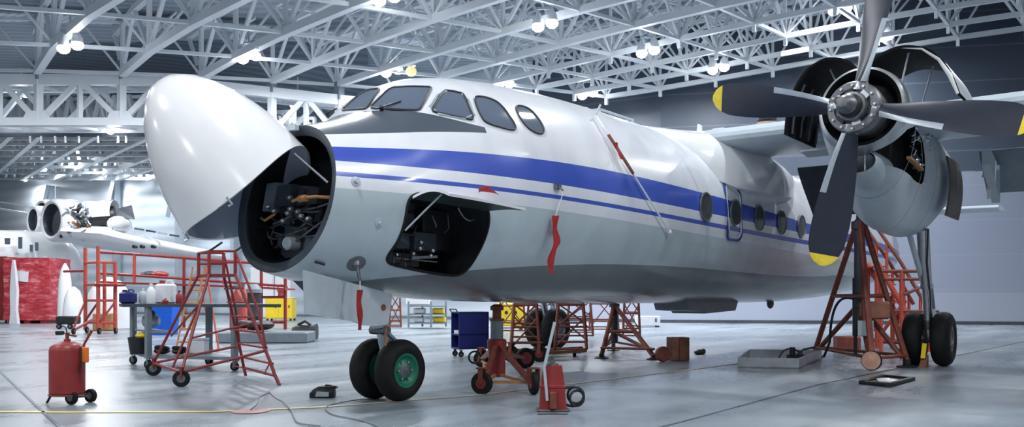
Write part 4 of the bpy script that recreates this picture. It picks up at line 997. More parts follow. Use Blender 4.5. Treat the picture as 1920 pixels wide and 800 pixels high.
# ---- blue bin behind the table
c = fp(308, 26.4); g = MB(); r_ = Matrix.Rotation(YAW-PI/2, 3, 'Z'); w_ = .36
t = thing('plastic_bin', c, 'bright blue plastic bin standing behind the trolley table', 'bin')
def taper(g, c, rz, w0, d0, w1, d1, h, z0=0, mi=0):
    r_ = Matrix.Rotation(rz, 3, 'Z'); g.loft([[c+r_@V((a*w, b_*d, z)) for a, b_ in ((-1, -1), (1, -1), (1, 1), (-1, 1))] for w, d, z in ((w0/2, d0/2, z0), (w1/2, d1/2, z0+h))], True, True, mi=mi)
g = MB(); taper(g, c, YAW-PI/2, .62, .55, .78, .66, 1.06); g.build('body', 'blue', t); g = MB(); g.bbox(c+UP*1.08, (.84, .72, .06), YAW-PI/2, .015); g.build('rim', 'blue', t)
# ---- yellow cabinet, grey platform with black things, wrapped crate, red cabinet
def cabinet(px, d, w, dp, h, mt, name, label, cat, feet=.08, rz=YAW-PI/2, doors=2, top=None):
    c = fp(px, d); t = thing(name, c, label, cat); r_ = Matrix.Rotation(rz, 3, 'Z')
    g = MB(); g.bbox(c+UP*(feet+(h-feet)/2), (w, dp, h-feet), rz, .02); g.build('body', mt, t)
    for k in range(doors):
        g = MB(); x = (k-(doors-1)/2)*w/doors; g.bbox(c+r_@V((x, -dp/2-.008, feet+(h-feet)*.5)), (w/doors-.03, .02, (h-feet)*.9), rz, .006); o = g.build('door', mt, t)
        g = MB(); g.bbox(c+r_@V((x+w/doors*.3, -dp/2-.03, feet+(h-feet)*.6)), (.05, .03, .14), rz, .008); g.build('handle', 'black', o)
    for a in (-1, 1):
        for b_ in (-1, 1):
            g = MB(); g.box(c+r_@V((a*(w/2-.08), b_*(dp/2-.08), feet/2)), (.08, .08, feet), rz); g.build('foot', 'black', t)
    if top: g = MB(); g.bbox(c+UP*(h+.03), (w*1.02, dp*1.02, .06), rz, .02); g.build('lid', top, t)
    return t
cabinet(527, 41.5, 1.28, .9, 1.08, 'yel2', 'steel_cabinet', 'yellow two-door cabinet far behind the red stairs', 'cabinet', .1, top='offwhite')
c = at(527, 549, 41.5)+UP*.035; t = thing('hose_valve', c-UP*.2, 'small red valve standing on the yellow cabinet', 'valve'); g = MB(); g.lathe(c-UP*.22, UP, [(0, 0), (0, .16), (.2, .14), (.3, .22), (.42, .1), (.42, 0)], 12); g.build('body', 'red', t); g = MB(); g.ring(c+UP*.22, FW, .15, .03, 16, 6); g.build('handwheel', 'red', t)
c = fp(500, 22); g = MB(); g.bbox(c+RT*0+UP*.14, (2.3, 1.0, .28), YAW-PI/2, .03); t = g.build('work_plinth', 'mgrey'); tag(t, 'low grey plinth on the floor behind the foot of the red stairs', 'plinth')
c = fp(572, 23.5); t = thing('black_machine', c+UP*.0, 'black hose machine lying beside the low grey plinth', 'machine')
g = MB(); g.lathe(c+UP*.20-RT*.34, RT, [(0, 0), (0, .14), (.15, .2), (.4, .19), (.55, .2), (.66, .24), (.66, 0)], 16); g.build('drum', 'black', t); pipe(t, 'hose', 'black', [c+RT*-.2+UP*.4, c+UP*.5, c+RT*.15+UP*.4], .04)
c = fp(488, 22.2)+UP*.30; g = MB(); g.ball(c+UP*.13, .42, 14, (1, .6, .32)); g.ball(c+UP*.16-RT*.4, .28, 12, (1, .6, .4)); tag(g.build('tarpaulin_heap', 'black'), 'dark tarpaulin heap lying on the low grey plinth', 'tarpaulin')
# wrapped crate
m, nt, b, N = shader('shrink_wrap_red', .3); tc = N('TexCoord'); w = N('TexNoise'); w.inputs['Scale'].default_value = 1.6; w.inputs['Detail'].default_value = 9; w.inputs['Roughness'].default_value = .75; mp = N('Mapping'); mp.inputs['Scale'].default_value = (1, 1, 3.2)
nt.links.new(tc.outputs['Object'], mp.inputs['Vector']); nt.links.new(mp.outputs['Vector'], w.inputs['Vector']); r1 = ramp(nt, [(.36, srgb(150, 24, 36)), (.52, srgb(196, 66, 76)), (.66, srgb(232, 160, 166))]); nt.links.new(w.outputs['Fac'], r1.inputs['Fac']); nt.links.new(r1.outputs['Color'], b.inputs['Base Color'])
bp = N('Bump'); bp.inputs['Strength'].default_value = .6; bp.inputs['Distance'].default_value = .06; nt.links.new(w.outputs['Fac'], bp.inputs['Height']); nt.links.new(bp.outputs['Normal'], b.inputs['Normal']); M['wrap'] = m
c = fp(71, 38); t = thing('wrapped_crate', c, 'big red crate wrapped in clear film, standing on the left', 'crate'); g = MB(); rr_ = random.Random(5)
rz = YAW-PI/2; r_ = Matrix.Rotation(rz, 3, 'Z'); R = []
for k in range(13):
    z = .14+2.72*k/12; ring_ = []
    for q in range(24):
        a = q/24*4; s_ = int(a); f = a-s_; P4 = [(-1, -1), (1, -1), (1, 1), (-1, 1), (-1, -1)]; x = lerp(P4[s_][0], P4[s_+1][0], f); y = lerp(P4[s_][1], P4[s_+1][1], f); j = 1+rr_.uniform(-.025, .02)
        ring_.append(c+r_@V((x*1.0*j, y*.9*j, z)))
    R.append(ring_)
g.loft(R, True, True); g.build('wrapped_body', 'wrap', t)
g = MB(); g.prism([c+r_@V((x, -.93, z)) for x, z in ((-.4, 1.85), (.1, 1.80), (.12, 2.25), (-.36, 2.3))], r_@V((0, -.02, 0))); g.build('paper_sheet', 'offwhite', t)
for x in (-.7, 0, .7): g = MB(); g.box(c+r_@V((x, 0, .07)), (.25, 1.7, .14), rz); g.build('pallet_foot', 'red', t)
cabinet(-2, 38.2, 1.25, .9, 2.95, 'red', 'steel_cabinet', 'tall bright red cabinet cut by the left picture edge', 'cabinet', .12)
c = at(12, 575, 37.69); g = MB(); g.prism([c+RT*a+UP*b_ for a, b_ in ((-.13, 0), (0, .2), (.13, 0), (0, -.2))], FW*-.02); tag(g.build('hanging_tag', 'offwhite'), 'white diamond tag hanging on the red cabinet door', 'tag')
g = MB(); c = fp(24, 36.8); g.loft([[c+RT*x+FW*y+UP*z for x, y in ((-.12*w, 0), (.16*w, -.03), (.2*w, .1), (-.1*w, .1))] for z, w in ((0, 1.3), (.6, .9), (1.4, 1.1), (2.2, .7), (2.75, .3))], True, True); tag(g.build('plastic_film', 'offwhite'), 'sheet of white film hanging between the red cabinet and the wrapped crate', 'film')
c = fp(28, 30); g = MB(); g.loft([[c+RT*x*w+FW*y*w+UP*z for x, y in ((-1.6, -.3), (-.6, -.62), (.5, -.5), (1.35, -.42), (.9, .1), (.2, .6), (-1.2, .5))] for z, w in ((0, 1), (.04, .8), (.07, .4))], True, True); tag(g.build('grey_tarpaulin', 'mgrey'), 'flat grey tarpaulin on the floor in front of the wrapped crate', 'tarpaulin')
c = fl(112, 627); g = MB(); g.bbox(c+UP*.06, (.24, .16, .12), .4, .02); tag(g.build('floor_chock', 'black'), 'small black chock on the floor above the extinguisher valve', 'chock')
# ---- red work scaffold on wheels and long platform rail behind the table
def fpz(px, d, z): return fp(px, d)+UP*z
D = 27.5
t = thing('work_scaffold', fp(180, D), 'red tubular work scaffold in front of the white aircraft', 'scaffold')
for px, d, h in ((160, D, 2.75), (184, D-.8, 2.75), (216, D-.4, 2.3), (196, D+1, 2.3)): pipe(t, 'post', 'orange', [fpz(px, d, .1), fpz(px, d, h)], .06)
for z in (.35, 1.05, 1.55, 2.25): pipe(t, 'ledger', 'orange', [fpz(158, D, z), fpz(184, D-.8, z), fpz(218, D-.4, z)], .04)
pipe(t, 'ledger', 'red', [fpz(120, D+.5, 2.0), fpz(160, D, 2.0)], .04)
for a, b_ in (((160, D, .4), (184, D-.8, 1.0)), ((188, D-.8, .4), (216, D-.4, 1.0)), ((136, D-1, .12), (162, D, 1.1))): pipe(t, 'diagonal_brace', 'red', [fpz(*a), fpz(*b_)], .035)
pipe(t, 'outrigger', 'red', [fpz(136, D-1, .12), fpz(176, D-.2, .45)], .045)
g = MB(); g.prism([fpz(178, D-.9, 1.5), fpz(236, D-.9, 1.5), fpz(232, D+.6, 1.5), fpz(176, D+.6, 1.5)], UP*.06); g.build('deck', 'red', t)
for px, d in ((138, D-1), (163, D), (186, D-.8), (217, D-.4)): caster(t, fpz(px, d, .1), .1, RT, .06, 'dsteel', None)
D = 30.3
t = thing('platform_railing', fp(330, D), 'long red work platform with guard rails behind the trolley table', 'platform')
top = [(184, 2.75), (252, 2.68), (345, 2.56), (420, 2.45), (490, 2.36), (535, 2.3)]
for k, (px, h) in enumerate(top): pipe(t, 'rail_post', 'orange' if k % 2 else 'red', [fpz(px, D+.1*k, .0 if px in (345, 490) else 1.6), fpz(px, D+.1*k, h)], .055)
pipe(t, 'guard_rail', 'red', [fpz(px, D+.1*k, h) for k, (px, h) in enumerate(top)], .05); pipe(t, 'guard_rail', 'red', [fpz(px, D+.1*k, h-.75) for k, (px, h) in enumerate(top)], .045)
g = MB(); P = [fpz(px, D+.1*k-.5, 1.72-.05*k) for k, (px, h) in enumerate(top)]; g.sheet([[p, p+FW*1.4] for p in P], .07); g.build('deck', 'red', t)
pipe(t, 'support_leg', 'red', [fpz(535, D+.4, 0), fpz(535, D+.4, 2.4)], .06); pipe(t, 'kick_rail', 'red', [fpz(440, D+.3, .25), fpz(537, D+.4, .25)], .05); pipe(t, 'mid_rail', 'red', [fpz(440, D+.3, 1.15), fpz(537, D+.4, 1.15)], .045)
for px, lab in ((280, 'dark tool bag lying on the red work platform'), (300, 'red fabric roll lying on the red work platform')):
    c = fpz(px, D+.65, 1.86); g = MB(); g.ball(c+UP*.12, .3, 12, (1.2, .5, .4)); tag(g.build('tool_bag', 'black' if px == 280 else 'red'), lab, 'bag')
# yellow and orange step ladder behind the stairs
t = thing('step_ladder', fp(352, 19), 'yellow and orange step ladder leaning behind the red stairs', 'ladder')
for a, b_, mt in ((330, 362, 'yellow'), (352, 384, 'yellow'), (398, 372, 'orange'), (410, 386, 'orange')): pipe(t, 'stile', 'orange' if mt == 'orange' else 'copper', [fpz(a, 19, 0), fpz(b_, 19.3 if mt == 'yellow' else 19.5, 1.85)], .022)
for k in range(6): f = (k+.6)/6.4; pipe(t, 'rung', 'copper', [lerp(fpz(330, 19, 0), fpz(362, 19.3, 1.85), f), lerp(fpz(352, 19, 0), fpz(384, 19.3, 1.85), f)], .022)
# extinguisher bottles, column and white lockers behind
c = fp(444, 27); t = thing('gas_bottle', c, 'bright red gas bottle standing behind the red stairs', 'gas bottle'); g = MB(); g.lathe(c, UP, [(0, 0), (0, .22), (1.1, .22), (1.3, .15), (1.4, .06), (1.4, 0)], 18); g.build('cylinder', 'red', t); g = MB(); g.lathe(c+UP*1.38, UP, [(0, 0), (0, .06), (.14, .08), (.14, 0)], 10); g.build('valve', 'dsteel', t)
c = fp(456, 27.6); t = thing('gas_bottle', c, 'slim orange gas bottle right beside the bright red one', 'gas bottle'); g = MB(); g.lathe(c, UP, [(0, 0), (0, .13), (1.25, .13), (1.4, .08), (1.5, .04), (1.5, 0)], 16); g.build('cylinder', 'orange', t); g = MB(); g.lathe(c+UP*1.48, UP, [(0, 0), (0, .05), (.12, .06), (.12, 0)], 10); g.build('valve', 'dsteel', t)
c = fp(472, 28.9); t = thing('waste_drum', c, 'black drum with grey lid behind the red gas bottle', 'drum'); g = MB(); g.lathe(c, UP, [(0, 0), (0, .30), (.5, .32), (.52, .33), (.54, .32), (1.3, .31), (1.3, 0)], 20); g.build('barrel', 'black', t); g = MB(); g.lathe(c+UP*1.3, UP, [(0, 0), (0, .34), (.12, .34), (.3, .2), (.3, 0)], 18); g.build('lid', 'mgrey', t)
cabinet(494, 46, 1.2, .7, 2.7, 'white', 'tall_locker', 'tall white locker far behind, left half of the pair', 'locker', .05, doors=1); cabinet(533, 46.3, .85, .7, 2.7, 'white', 'tall_locker', 'tall white locker far behind, right half of the pair, by the yellow cabinet', 'locker', .05, doors=1)
for k, (px, d, w, h, mt, lab) in enumerate(((138, 33, .7, 1.55, 'white', 'white cone shaped cover standing left of the red scaffold'), (122, 34, .5, 2.5, 'white', 'tall white pointed cover right of the wrapped crate'), (205, 32, 1.5, 1.9, 'white', 'big white dust sheet over parts behind the red scaffold'))):
    c = fp(px, d); g = MB(); g.loft([[c+V((math.cos(a)*w*s_*.6, math.sin(a)*w*s_*.5, z*h)) for a in [2*PI*q/16 for q in range(16)]] for z, s_ in ((0, 1), (.3, .95), (.7, .8), (.9, .55), (1, .12))], True, True); tag(g.build('dust_cover', mt), lab, 'cover')
c = fp(197, 29.5); g = MB(); g.bbox(c+UP*.3, (.65, .5, .6), rz, .03); t = g.build('cardboard_box', 'copper'); tag(t, 'tan cardboard box under the red scaffold', 'box')
c = fp(128, 31); t = thing('tow_cart', c, 'small dark cart parked right of the wrapped crate', 'cart'); g = MB(); g.bbox(c+UP*.32, (.7, .5, .3), rz, .04); g.build('body', 'black', t)
for a in (-.2, .2): caster(t, c+RT*a-FW*.25+UP*.1, .1, FW, .06, 'dsteel', None, 'wheel')
# ---- white aircraft in the far left bay (engine cowlings open)
c = fp(45, 47)
t = thing('parked_airplane', c, 'white twin engine aircraft with opened engines behind the red scaffold', 'airplane')
D = 47.0
def P_(px, py, d=D): return at(px, py, d)
g = MB(); R = []
for px, yt, yb, hw in ((-160, 470, 520, .6), (-120, 452, 540, .95), (-60, 438, 552, 1.2), (0, 431, 556, 1.3), (60, 432, 556, 1.3), (100, 438, 552, 1.2), (125, 450, 540, .9), (142, 468, 524, .5), (150, 485, 505, .15)):
    a, b_ = P_(px, yt, D+2.1), P_(px, yb, D+2.1); m_ = (a+b_)/2; h = (a-b_).length/2; R.append([m_+FW*-1.42*hw*math.cos(q)+UP*h*math.sin(q) for q in [2*PI*k/28 for k in range(28)]])
g.loft(R, True, True); g.build('fuselage', 'white', t)
for px, py, w, h in ((14, 452, 10, 12), (38, 455, 7, 22), (59, 465, 6, 13), (69, 462, 6, 16)):
    g = MB(); a = P_(px, py, D+.12); s_ = D/FL; g.bbox(a, (w*s_, .08, h*s_), rz, .015); g.build('window', 'glass', t)
def nac2(x0, xs_, d, name, cy, r0, mats='white'):
    pass
def pod(px0, px1, cy, r, d, lip=True):
    a, b_ = P_(px0, cy, d), P_(px1, cy, d); ax_ = (b_-a)+FW*(1.3 if lip else .0); L = ax_.length; g = MB()
    g.lathe(a, ax_, [(L*.25, 0), (L*.25, r*.68), (.05, r*.74), (0, r*.84), (.04, r*.93), (.2, r), (L, r*1.0), (L, r*.8), (L, 0)], 32, mi=[1, 1, 0, 0, 0, 0, 0, 1]); g.build('engine_cowl', ['white', 'dgrey'], t)
s_ = D/FL
pod(60, 92, 412, 30*s_, D+4); pod(76, 100, 399, 29*s_, D+6)
pod(95, 124, 412, 41*s_, D-.5)
a, b_ = P_(126, 405, D+.2), P_(168, 402, D+.6); g = MB(); g.lathe(a, b_-a, [(0, 0), (0, 25*s_), ((b_-a).length, 22*s_), ((b_-a).length, 0)], 20); g.build('engine_core', 'dsteel', t)
r2 = random.Random(21)
for k in range(60):
    g = MB(); p = P_(r2.uniform(124, 166), r2.uniform(386, 442), D-.75+r2.uniform(-.2, .5)); q = p+V((r2.uniform(-.5, .5), r2.uniform(-.3, .3), r2.uniform(-.4, .35))); g.tube([p, (p+q)/2+UP*r2.uniform(-.15, .1), q], r2.choice([.045, .065, .085]), 6); g.build('engine_pipe', r2.choice(['dsteel', 'steel', 'dgrey', 'copper', 'pgrey', 'black']), t)
a, b_ = P_(160, 402, D+.3), P_(216, 398, D+.8); L = (b_-a).length; g = MB(); n_ = 24
g.loft([[a.lerp(b_, f)+(FW*-math.cos(q)*25*s_*w+UP*math.sin(q)*25*s_*w) for q in [PI*(-.12+1.24*k/n_) for k in range(n_+1)]] for f, w in ((0, .95), (.2, 1), (1, .92))], closed=False); g.build('cowl_panel', 'white', t)
g = MB(); g.lathe(a+UP*-.2, b_-a, [(0, 0), (0, 21*s_), (L, 19*s_), (L, 0)], 20); g.build('engine_core', 'black', t)
g = MB(); aa, bb = P_(155, 441, D-.4), P_(212, 437, D+.0); g.lathe(aa, bb-aa, [(0, 0), (0, 12*s_), ((bb-aa).length, 11*s_), ((bb-aa).length, 0)], 20); g.build('exhaust_duct', 'pgrey', t)
g = MB(); g.sheet([[P_(220, 391, D+.5), P_(246, 384, D+.5)], [P_(222, 408, D+.3), P_(252, 410, D+.3)]], .08); g.build('cowl_door', 'dgrey', t)
g = MB(); g.ball(P_(224, 420, D+.4), 20*s_, 14, (1.2, .8, .8)); g.build('engine_tail_fairing', 'white', t)
R = []
for px, yt, yb, d, th in ((150, 425, 462, D+1, .5), (222, 428, 470, D+1.2, .5), (300, 450, 482, D+3, .42), (380, 466, 490, D+6, .34), (470, 482, 498, D+9, .26)):
    m_ = P_(px, (yt+yb)/2, d); h = (yb-yt)/2/FL*d; R.append([m_+FW*(2.1*math.cos(q))+UP*(h*math.sin(q)+h*.3*math.cos(q)*-1) for q in [2*PI*k/24 for k in range(24)]])
g = MB(); g.loft(R, True, True); g.build('wing', 'white', t)
for px in (251, 265, 286): g = MB(); g.lathe(P_(px, 462, D-.0), FW*-1, [(-.3, 0), (-.3, 3.2*s_), (.05, 3.2*s_), (.05, 0)], 12); g.build('vent', 'black', t)
for k in range(5): g = MB(); a = P_(230+22*k, 424+4*k, D+2.2); g.bar(a, a+RT*.55-UP*.08, .07, .1); g.build('open_panel', r2.choice(['pgrey', 'dgrey', 'dsteel']), t)
g = MB(); g.bar(P_(-40, 385, D+9), P_(64, 402, D+7), .35, .12); g.bar(P_(-40, 372, D+10), P_(60, 388, D+8), .1, .06); g.build('far_wing', 'offwhite', t)
for px in (60, 200): g = MB(); g.rod(fp(px, D+2.1), fp(px, D+2.1)+UP*2.6, .12); g.build('gear_leg', 'pgrey', t); caster(t, fp(px, D+1.4)+UP*.4, .4, RT, .3, 'pgrey', None, 'wheel')
# ---- navy tool cabinet on castors under the nose
c = fp(881, 16.9); rz = YAW-PI/2+.42; r_ = Matrix.Rotation(rz, 3, 'Z')
t = thing('tool_cabinet', c, 'dark blue tool cabinet on castors with an open shelf side', 'tool cabinet')
def L_(x, y, z): return c+r_@V((x, y, z))
# a carcass with its left end open: side, back, top, bottom
W_, D_, H0, H1 = .62, .46, .15, .88
g = MB(); g.prism([L_(-W_/2, -D_/2, H0), L_(W_/2, -D_/2, H0), L_(W_/2, -D_/2, H1), L_(-W_/2, -D_/2, H1)], r_@V((0, .03, 0))); g.build('front_panel', 'nblue', t)
g = MB(); g.prism([L_(-W_/2, D_/2, H0), L_(W_/2, D_/2, H0), L_(W_/2, D_/2, H1), L_(-W_/2, D_/2, H1)], r_@V((0, -.03, 0))); g.build('back_panel', 'nblue', t)
g = MB(); g.prism([L_(W_/2, -D_/2, H0), L_(W_/2, D_/2, H0), L_(W_/2, D_/2, H1), L_(W_/2, -D_/2, H1)], r_@V((-.03, 0, 0))); g.build('side_panel', 'nblue', t)
for z, nm in ((H0, 'floor_panel'), (H1-.03, 'top_panel'), (.42, 'shelf')): g = MB(); g.obox(L_(0, 0, z+.015), r_@V((W_/2, 0, 0)), r_@V((0, D_/2, 0)), UP*.015); g.build(nm, 'nblue', t)
g = MB(); g.obox(L_(-.2, 0, .47), r_@V((.09, 0, 0)), r_@V((0, .12, 0)), UP*.045); g.build('tray', 'offwhite', t)
for a in (-1, 1):
    for b_ in (-1, 1): caster(t, L_(a*.25, b_*.17, .055), .055, r_@V((0, 1, 0)), .035, 'dsteel', 'black')
pipe(t, 'push_handle', 'black', [L_(-.33, -.18, .88), L_(-.36, -.18, .93), L_(-.36, .18, .93), L_(-.33, .18, .88)], .012)
# ---- hydraulic nose jack under the fuselage
c = V((2.0, -.04, 0)); t = thing('hydraulic_jack', c, 'rusty red hydraulic tripod jack bearing the fuselage behind the nose wheels', 'jack')
g = MB(); g.lathe(c, UP, [(.12, 0), (.12, .115), (.46, .115), (.50, .13), (.60, .13), (.62, .10), (.62, 0)], 24); g.build('cylinder', 'wine', t)
g = MB(); g.lathe(c, UP, [(.62, 0), (.62, .085), (.86, .085), (.86, 0)], 20); g.build('label_sleeve', 'mgrey', t)
g = MB(); g.lathe(c, UP, [(.86, 0), (.86, .10), (.89, .10), (.89, .06), (1.0, .06), (1.0, .09), (1.05, .09), (1.08, .04), (1.08, 0)], 18); g.build('ram', 'rust', t)
FT = [fl(905, 738), fl(997, 738), fl(903, 688)]
for k, p in enumerate(FT):
    g = MB(); g.bar(c+UP*.52+(p-c).normalized()*.1, p+UP*.13, .055); g.build('leg', 'rust', t)
    g = MB(); g.bar(c+UP*.15, p+UP*.12, .035); g.build('leg_brace', 'copper', t)
    caster(t, p+UP*.135+(p-c).normalized()*.05, .135, (FW+RT*.4) if k != 1 else (RT+FW*.3), .07, 'wine', 'rust', 'wheel')
for a, b_ in ((0, 1), (0, 2)): g = MB(); g.bar(lerp(c, FT[a], .85)+UP*.13, lerp(c, FT[b_], .85)+UP*.13, .035); g.build('spreader_bar', 'copper', t)
g = MB(); g.lathe(fl(985, 690)+UP*.17+V((0, 0, 0)), FW*-.9+RT*.4, [(-.04, 0), (-.04, .15), (-.02, .17), (.02, .17), (.04, .15), (.04, 0)], 24); o = g.build('wheel', 'rubber', t); g = MB(); g.lathe(fl(985, 690)+UP*.17, FW*-.9+RT*.4, [(-.03, 0), (-.03, .10), (.05, .10), (.05, 0)], 18); g.build('rim', 'red', o); g = MB(); g.bar(fl(985, 690)+UP*.17, c+UP*.45, .05); g.build('tow_arm', 'rust', t)
g = MB(); hc = fl(890, 700)+UP*.25; g.ring(hc, FW, .09, .016, 24, 8); g.tube(curve3(hc+RT*.08, hc+RT*.15-UP*.05, c+UP*.42-RT*.1), .015); g.build('hose', 'black', t)
# ---- red hand pump with its hose, and the lever standing on it
c = fp(1036, 8.85); t = thing('hand_pump', c, 'worn red hydraulic hand pump on the floor in front of the jack', 'pump')
g = MB(); taper(g, c, YAW-PI/2, .28, .20, .25, .18, .22, .02); g.bbox(c+UP*.255, (.27, .19, .04), YAW-PI/2, .01); taper(g, c, YAW-PI/2, .245, .17, .19, .14, .2, .27); g.build('tank', 'red', t)
g = MB(); g.bbox(c+UP*.12-FW*.12+RT*.0, (.07, .06, .18), YAW-PI/2, .012); g.build('pump_block', 'rust', t)
g = MB(); g.lathe(c+UP*.46, UP, [(0, 0), (0, .06), (.03, .06), (.03, .03), (.06, .03), (.06, 0)], 14); g.build('filler_cap', 'dsteel', t)
g = MB(); g.bbox(c+UP*.012, (.34, .24, .024), YAW-PI/2, .006); g.build('base_plate', 'dsteel', t)
pipe(t, 'pump_lever', 'pgrey', [c-RT*.06+UP*.12-FW*.13, c-RT*.09+UP*.46-FW*.1, c+RT*.02+UP*.92-FW*.05], .016)
hc = c+RT*.24+UP*.16; g = MB(); g.ring(hc, FW*.9+RT*.3, .085, .014, 24, 8); g.ring(hc+RT*.012-UP*.03, FW*.8-RT*.3, .08, .014, 24, 8); g.tube(curve3(c+RT*.11+UP*.23, c+RT*.2+UP*.25, hc+UP*.085), .014); g.tube(curve3(c+RT*.11+UP*.08, c+RT*.2+UP*.02, hc-UP*.09+RT*.05), .014); g.build('hose', 'black', t)
c = fl(1008, 777); g = MB(); g.tube([c, c+RT*.05, c+RT*.12+FW*.02, c+RT*.3], .011); tag(g.build('pry_bar', 'black'), 'thin black bar lying on the floor before the hand pump', 'bar')
# ---- starboard-side trestles seen under the belly
def trestle(px0, px1, d0, d1, ztop, label, name='trestle', seed=1, wheels=True):
    p = [fp(px0, d0), fp(px1, d0), fp(px1, d1), fp(px0, d1)]; c = sum(p, V((0, 0, 0)))/4; t = thing(name, c, label, 'trestle'); rr2 = random.Random(seed)
    q = [lerp(a, c, .22)+UP*ztop for a in p]
    for a, b_ in zip(p, q): pipe(t, 'leg', 'rust', [a+UP*.22, b_], .03)
    for k in range(4):
        a, b_, e, f = p[k], p[(k+1) % 4], q[k], q[(k+1) % 4]
        for h in (.22, .38, .72): pipe(t, 'cross_tube', 'rust', [lerp(a+UP*.22, e, h-.22), lerp(b_+UP*.22, f, h-.22)], .02)
        pipe(t, 'diagonal_brace', 'red' if k % 2 else 'rust', [a+UP*.25, lerp(b_+UP*.22, f, .7)], .017); pipe(t, 'diagonal_brace', 'rust', [lerp(a+UP*.22, e, .5), f], .017)
        pipe(t, 'top_rail', 'rust', [e, f], .026)
    if wheels:
        for k in (0, 1): caster(t, p[k]+UP*.15, .15, FW*.9+RT*.35, .07, 'red', 'rust', 'wheel')
    return t
trestle(958, 1012, 15.4, 17.6, 1.03, 'rusty red wheeled trestle under the belly right of the blue cabinet', seed=2)
trestle(1040, 1100, 15.6, 18.2, 1.03, 'rusty red trestle under the belly in front of the far main wheels', seed=3, wheels=False)
trestle(935, 985, 24, 26, 1.6, 'red trestle far behind the belly, between blue cabinet and jack', seed=4, wheels=False)
trestle(985, 1050, 21.8, 23.6, 1.08, 'red lattice trestle behind the starboard main wheels, left one', seed=11, wheels=False)
trestle(1062, 1112, 21, 23, 1.06, 'red lattice trestle behind the starboard main wheels, right one', seed=12, wheels=False)
trestle(1168, 1200, 21, 23, 1.3, 'red trestle behind the right leg of the dark tripod jack', seed=13, wheels=False)
# low trolley frame
a0, b0_ = fp(975, 15.6), fp(1098, 16.4); t = thing('axle_trolley', (a0+b0_)/2, 'low rusty trolley frame lying on the floor under the belly', 'trolley')
g = MB(); g.bar(a0+UP*.12, b0_+UP*.14, .09, .06); g.build('frame_beam', 'copper', t); g = MB(); g.bar(a0+UP*.12+FW*.9, b0_+UP*.14+FW*.9, .09, .06); g.build('frame_beam', 'rust', t)
for f in (.1, .5, .9): g = MB(); g.bar(lerp(a0, b0_, f)+UP*.12, lerp(a0, b0_, f)+FW*.9+UP*.12, .06); g.build('cross_beam', 'rust', t)
for f in (.15, .85): caster(t, lerp(a0, b0_, f)+UP*.09+FW*.45, .09, RT, .06, 'rust', None, 'wheel')
# tall fuselage tripod
def tripod(apex, feet, label, hub_r=.07, mt='rust', screw=True, lower=.35, legr=.045, name='support_tripod'):
    c = V((apex.x, apex.y, 0)); t = thing(name, c, label, 'jack')
    for p in feet:
        pipe(t, 'leg', mt, [p+UP*.06, apex-UP*.12+(p-c).normalized()*.05], legr); g = MB(); g.lathe(p, UP, [(0, 0), (0, .14), (.02, .14), (.05, .05), (.09, .05), (.09, 0)], 14); g.build('foot', 'black', t)
        pipe(t, 'strut', mt, [lerp(p, c, .06)+UP*.16, c+UP*(apex.z*.42)], legr*.8)
    n = len(feet)
    for k in range(n): pipe(t, 'spreader', mt, [feet[k]+UP*.2, feet[(k+1) % n]+UP*.2], legr*.55); pipe(t, 'spreader', mt, [lerp(feet[k], apex, lower+.1), lerp(feet[(k+1) % n], apex, lower+.1)], legr*.6)
    g = MB(); g.lathe(c+UP*(apex.z*.22), UP, [(0, 0), (0, hub_r), (apex.z*.66, hub_r), (apex.z*.66, hub_r*1.5), (apex.z*.72, hub_r*1.5), (apex.z*.72, 0)], 18); g.build('ram', 'dgrey', t)
    g = MB(); g.lathe(c+UP*(apex.z*.92), UP, [(0, 0), (0, hub_r*.6), (apex.z*.06, hub_r*.6), (apex.z*.06, hub_r), (apex.z*.08, hub_r*.9), (apex.z*.08, 0)], 14); g.build('jack_pad', 'rust', t)
    return t
ap = V((8.3, 1.2, 1.12)); tp_c = fp(1152, 17.2)
trf = [fl(1226, 674), fp(1128, 16.3), fp(1150, 18.6)]
apx = V((tp_c.x, tp_c.y, 1.4)); t = tripod(V((tp_c.x, tp_c.y, 1.10)), trf, 'dark tripod jack under the belly left of the wooden block', legr=.045)
c = fp(1243, 15.45); g = MB(); g.lathe(c+UP*.14, RT*.25-FW, [(-.06, 0), (-.06, .12), (-.04, .14), (.04, .14), (.06, .12), (.06, 0)], 24); o = tag(g.build('spare_wheel', 'rust'), 'small dark red wheel leaning against the wooden block', 'wheel')
c = fp(1271, 15.8); t = thing('wooden_block', c, 'square brown wooden block standing under the belly', 'block'); g = MB(); g.bbox(c+UP*.215, (.34, .34, .43), YAW-PI/2+.1, .01); g.build('timber', 'wood', t)
for x in (.02,): g = MB(); g.box(c+RT*x-FW*.185+UP*.22, (.05, .012, .42), YAW-PI/2+.1); g.build('metal_band', 'rust', t)
c = fl(1310, 664); g = MB(); g.ball(c+UP*.05, .12, 10, (1.3, .7, .5)); g.ball(c+UP*.06+RT*.09, .08, 10, (.9, .7, .8)); tag(g.build('rag', 'brown'), 'crumpled brown rag on the floor right of the wooden block', 'rag')
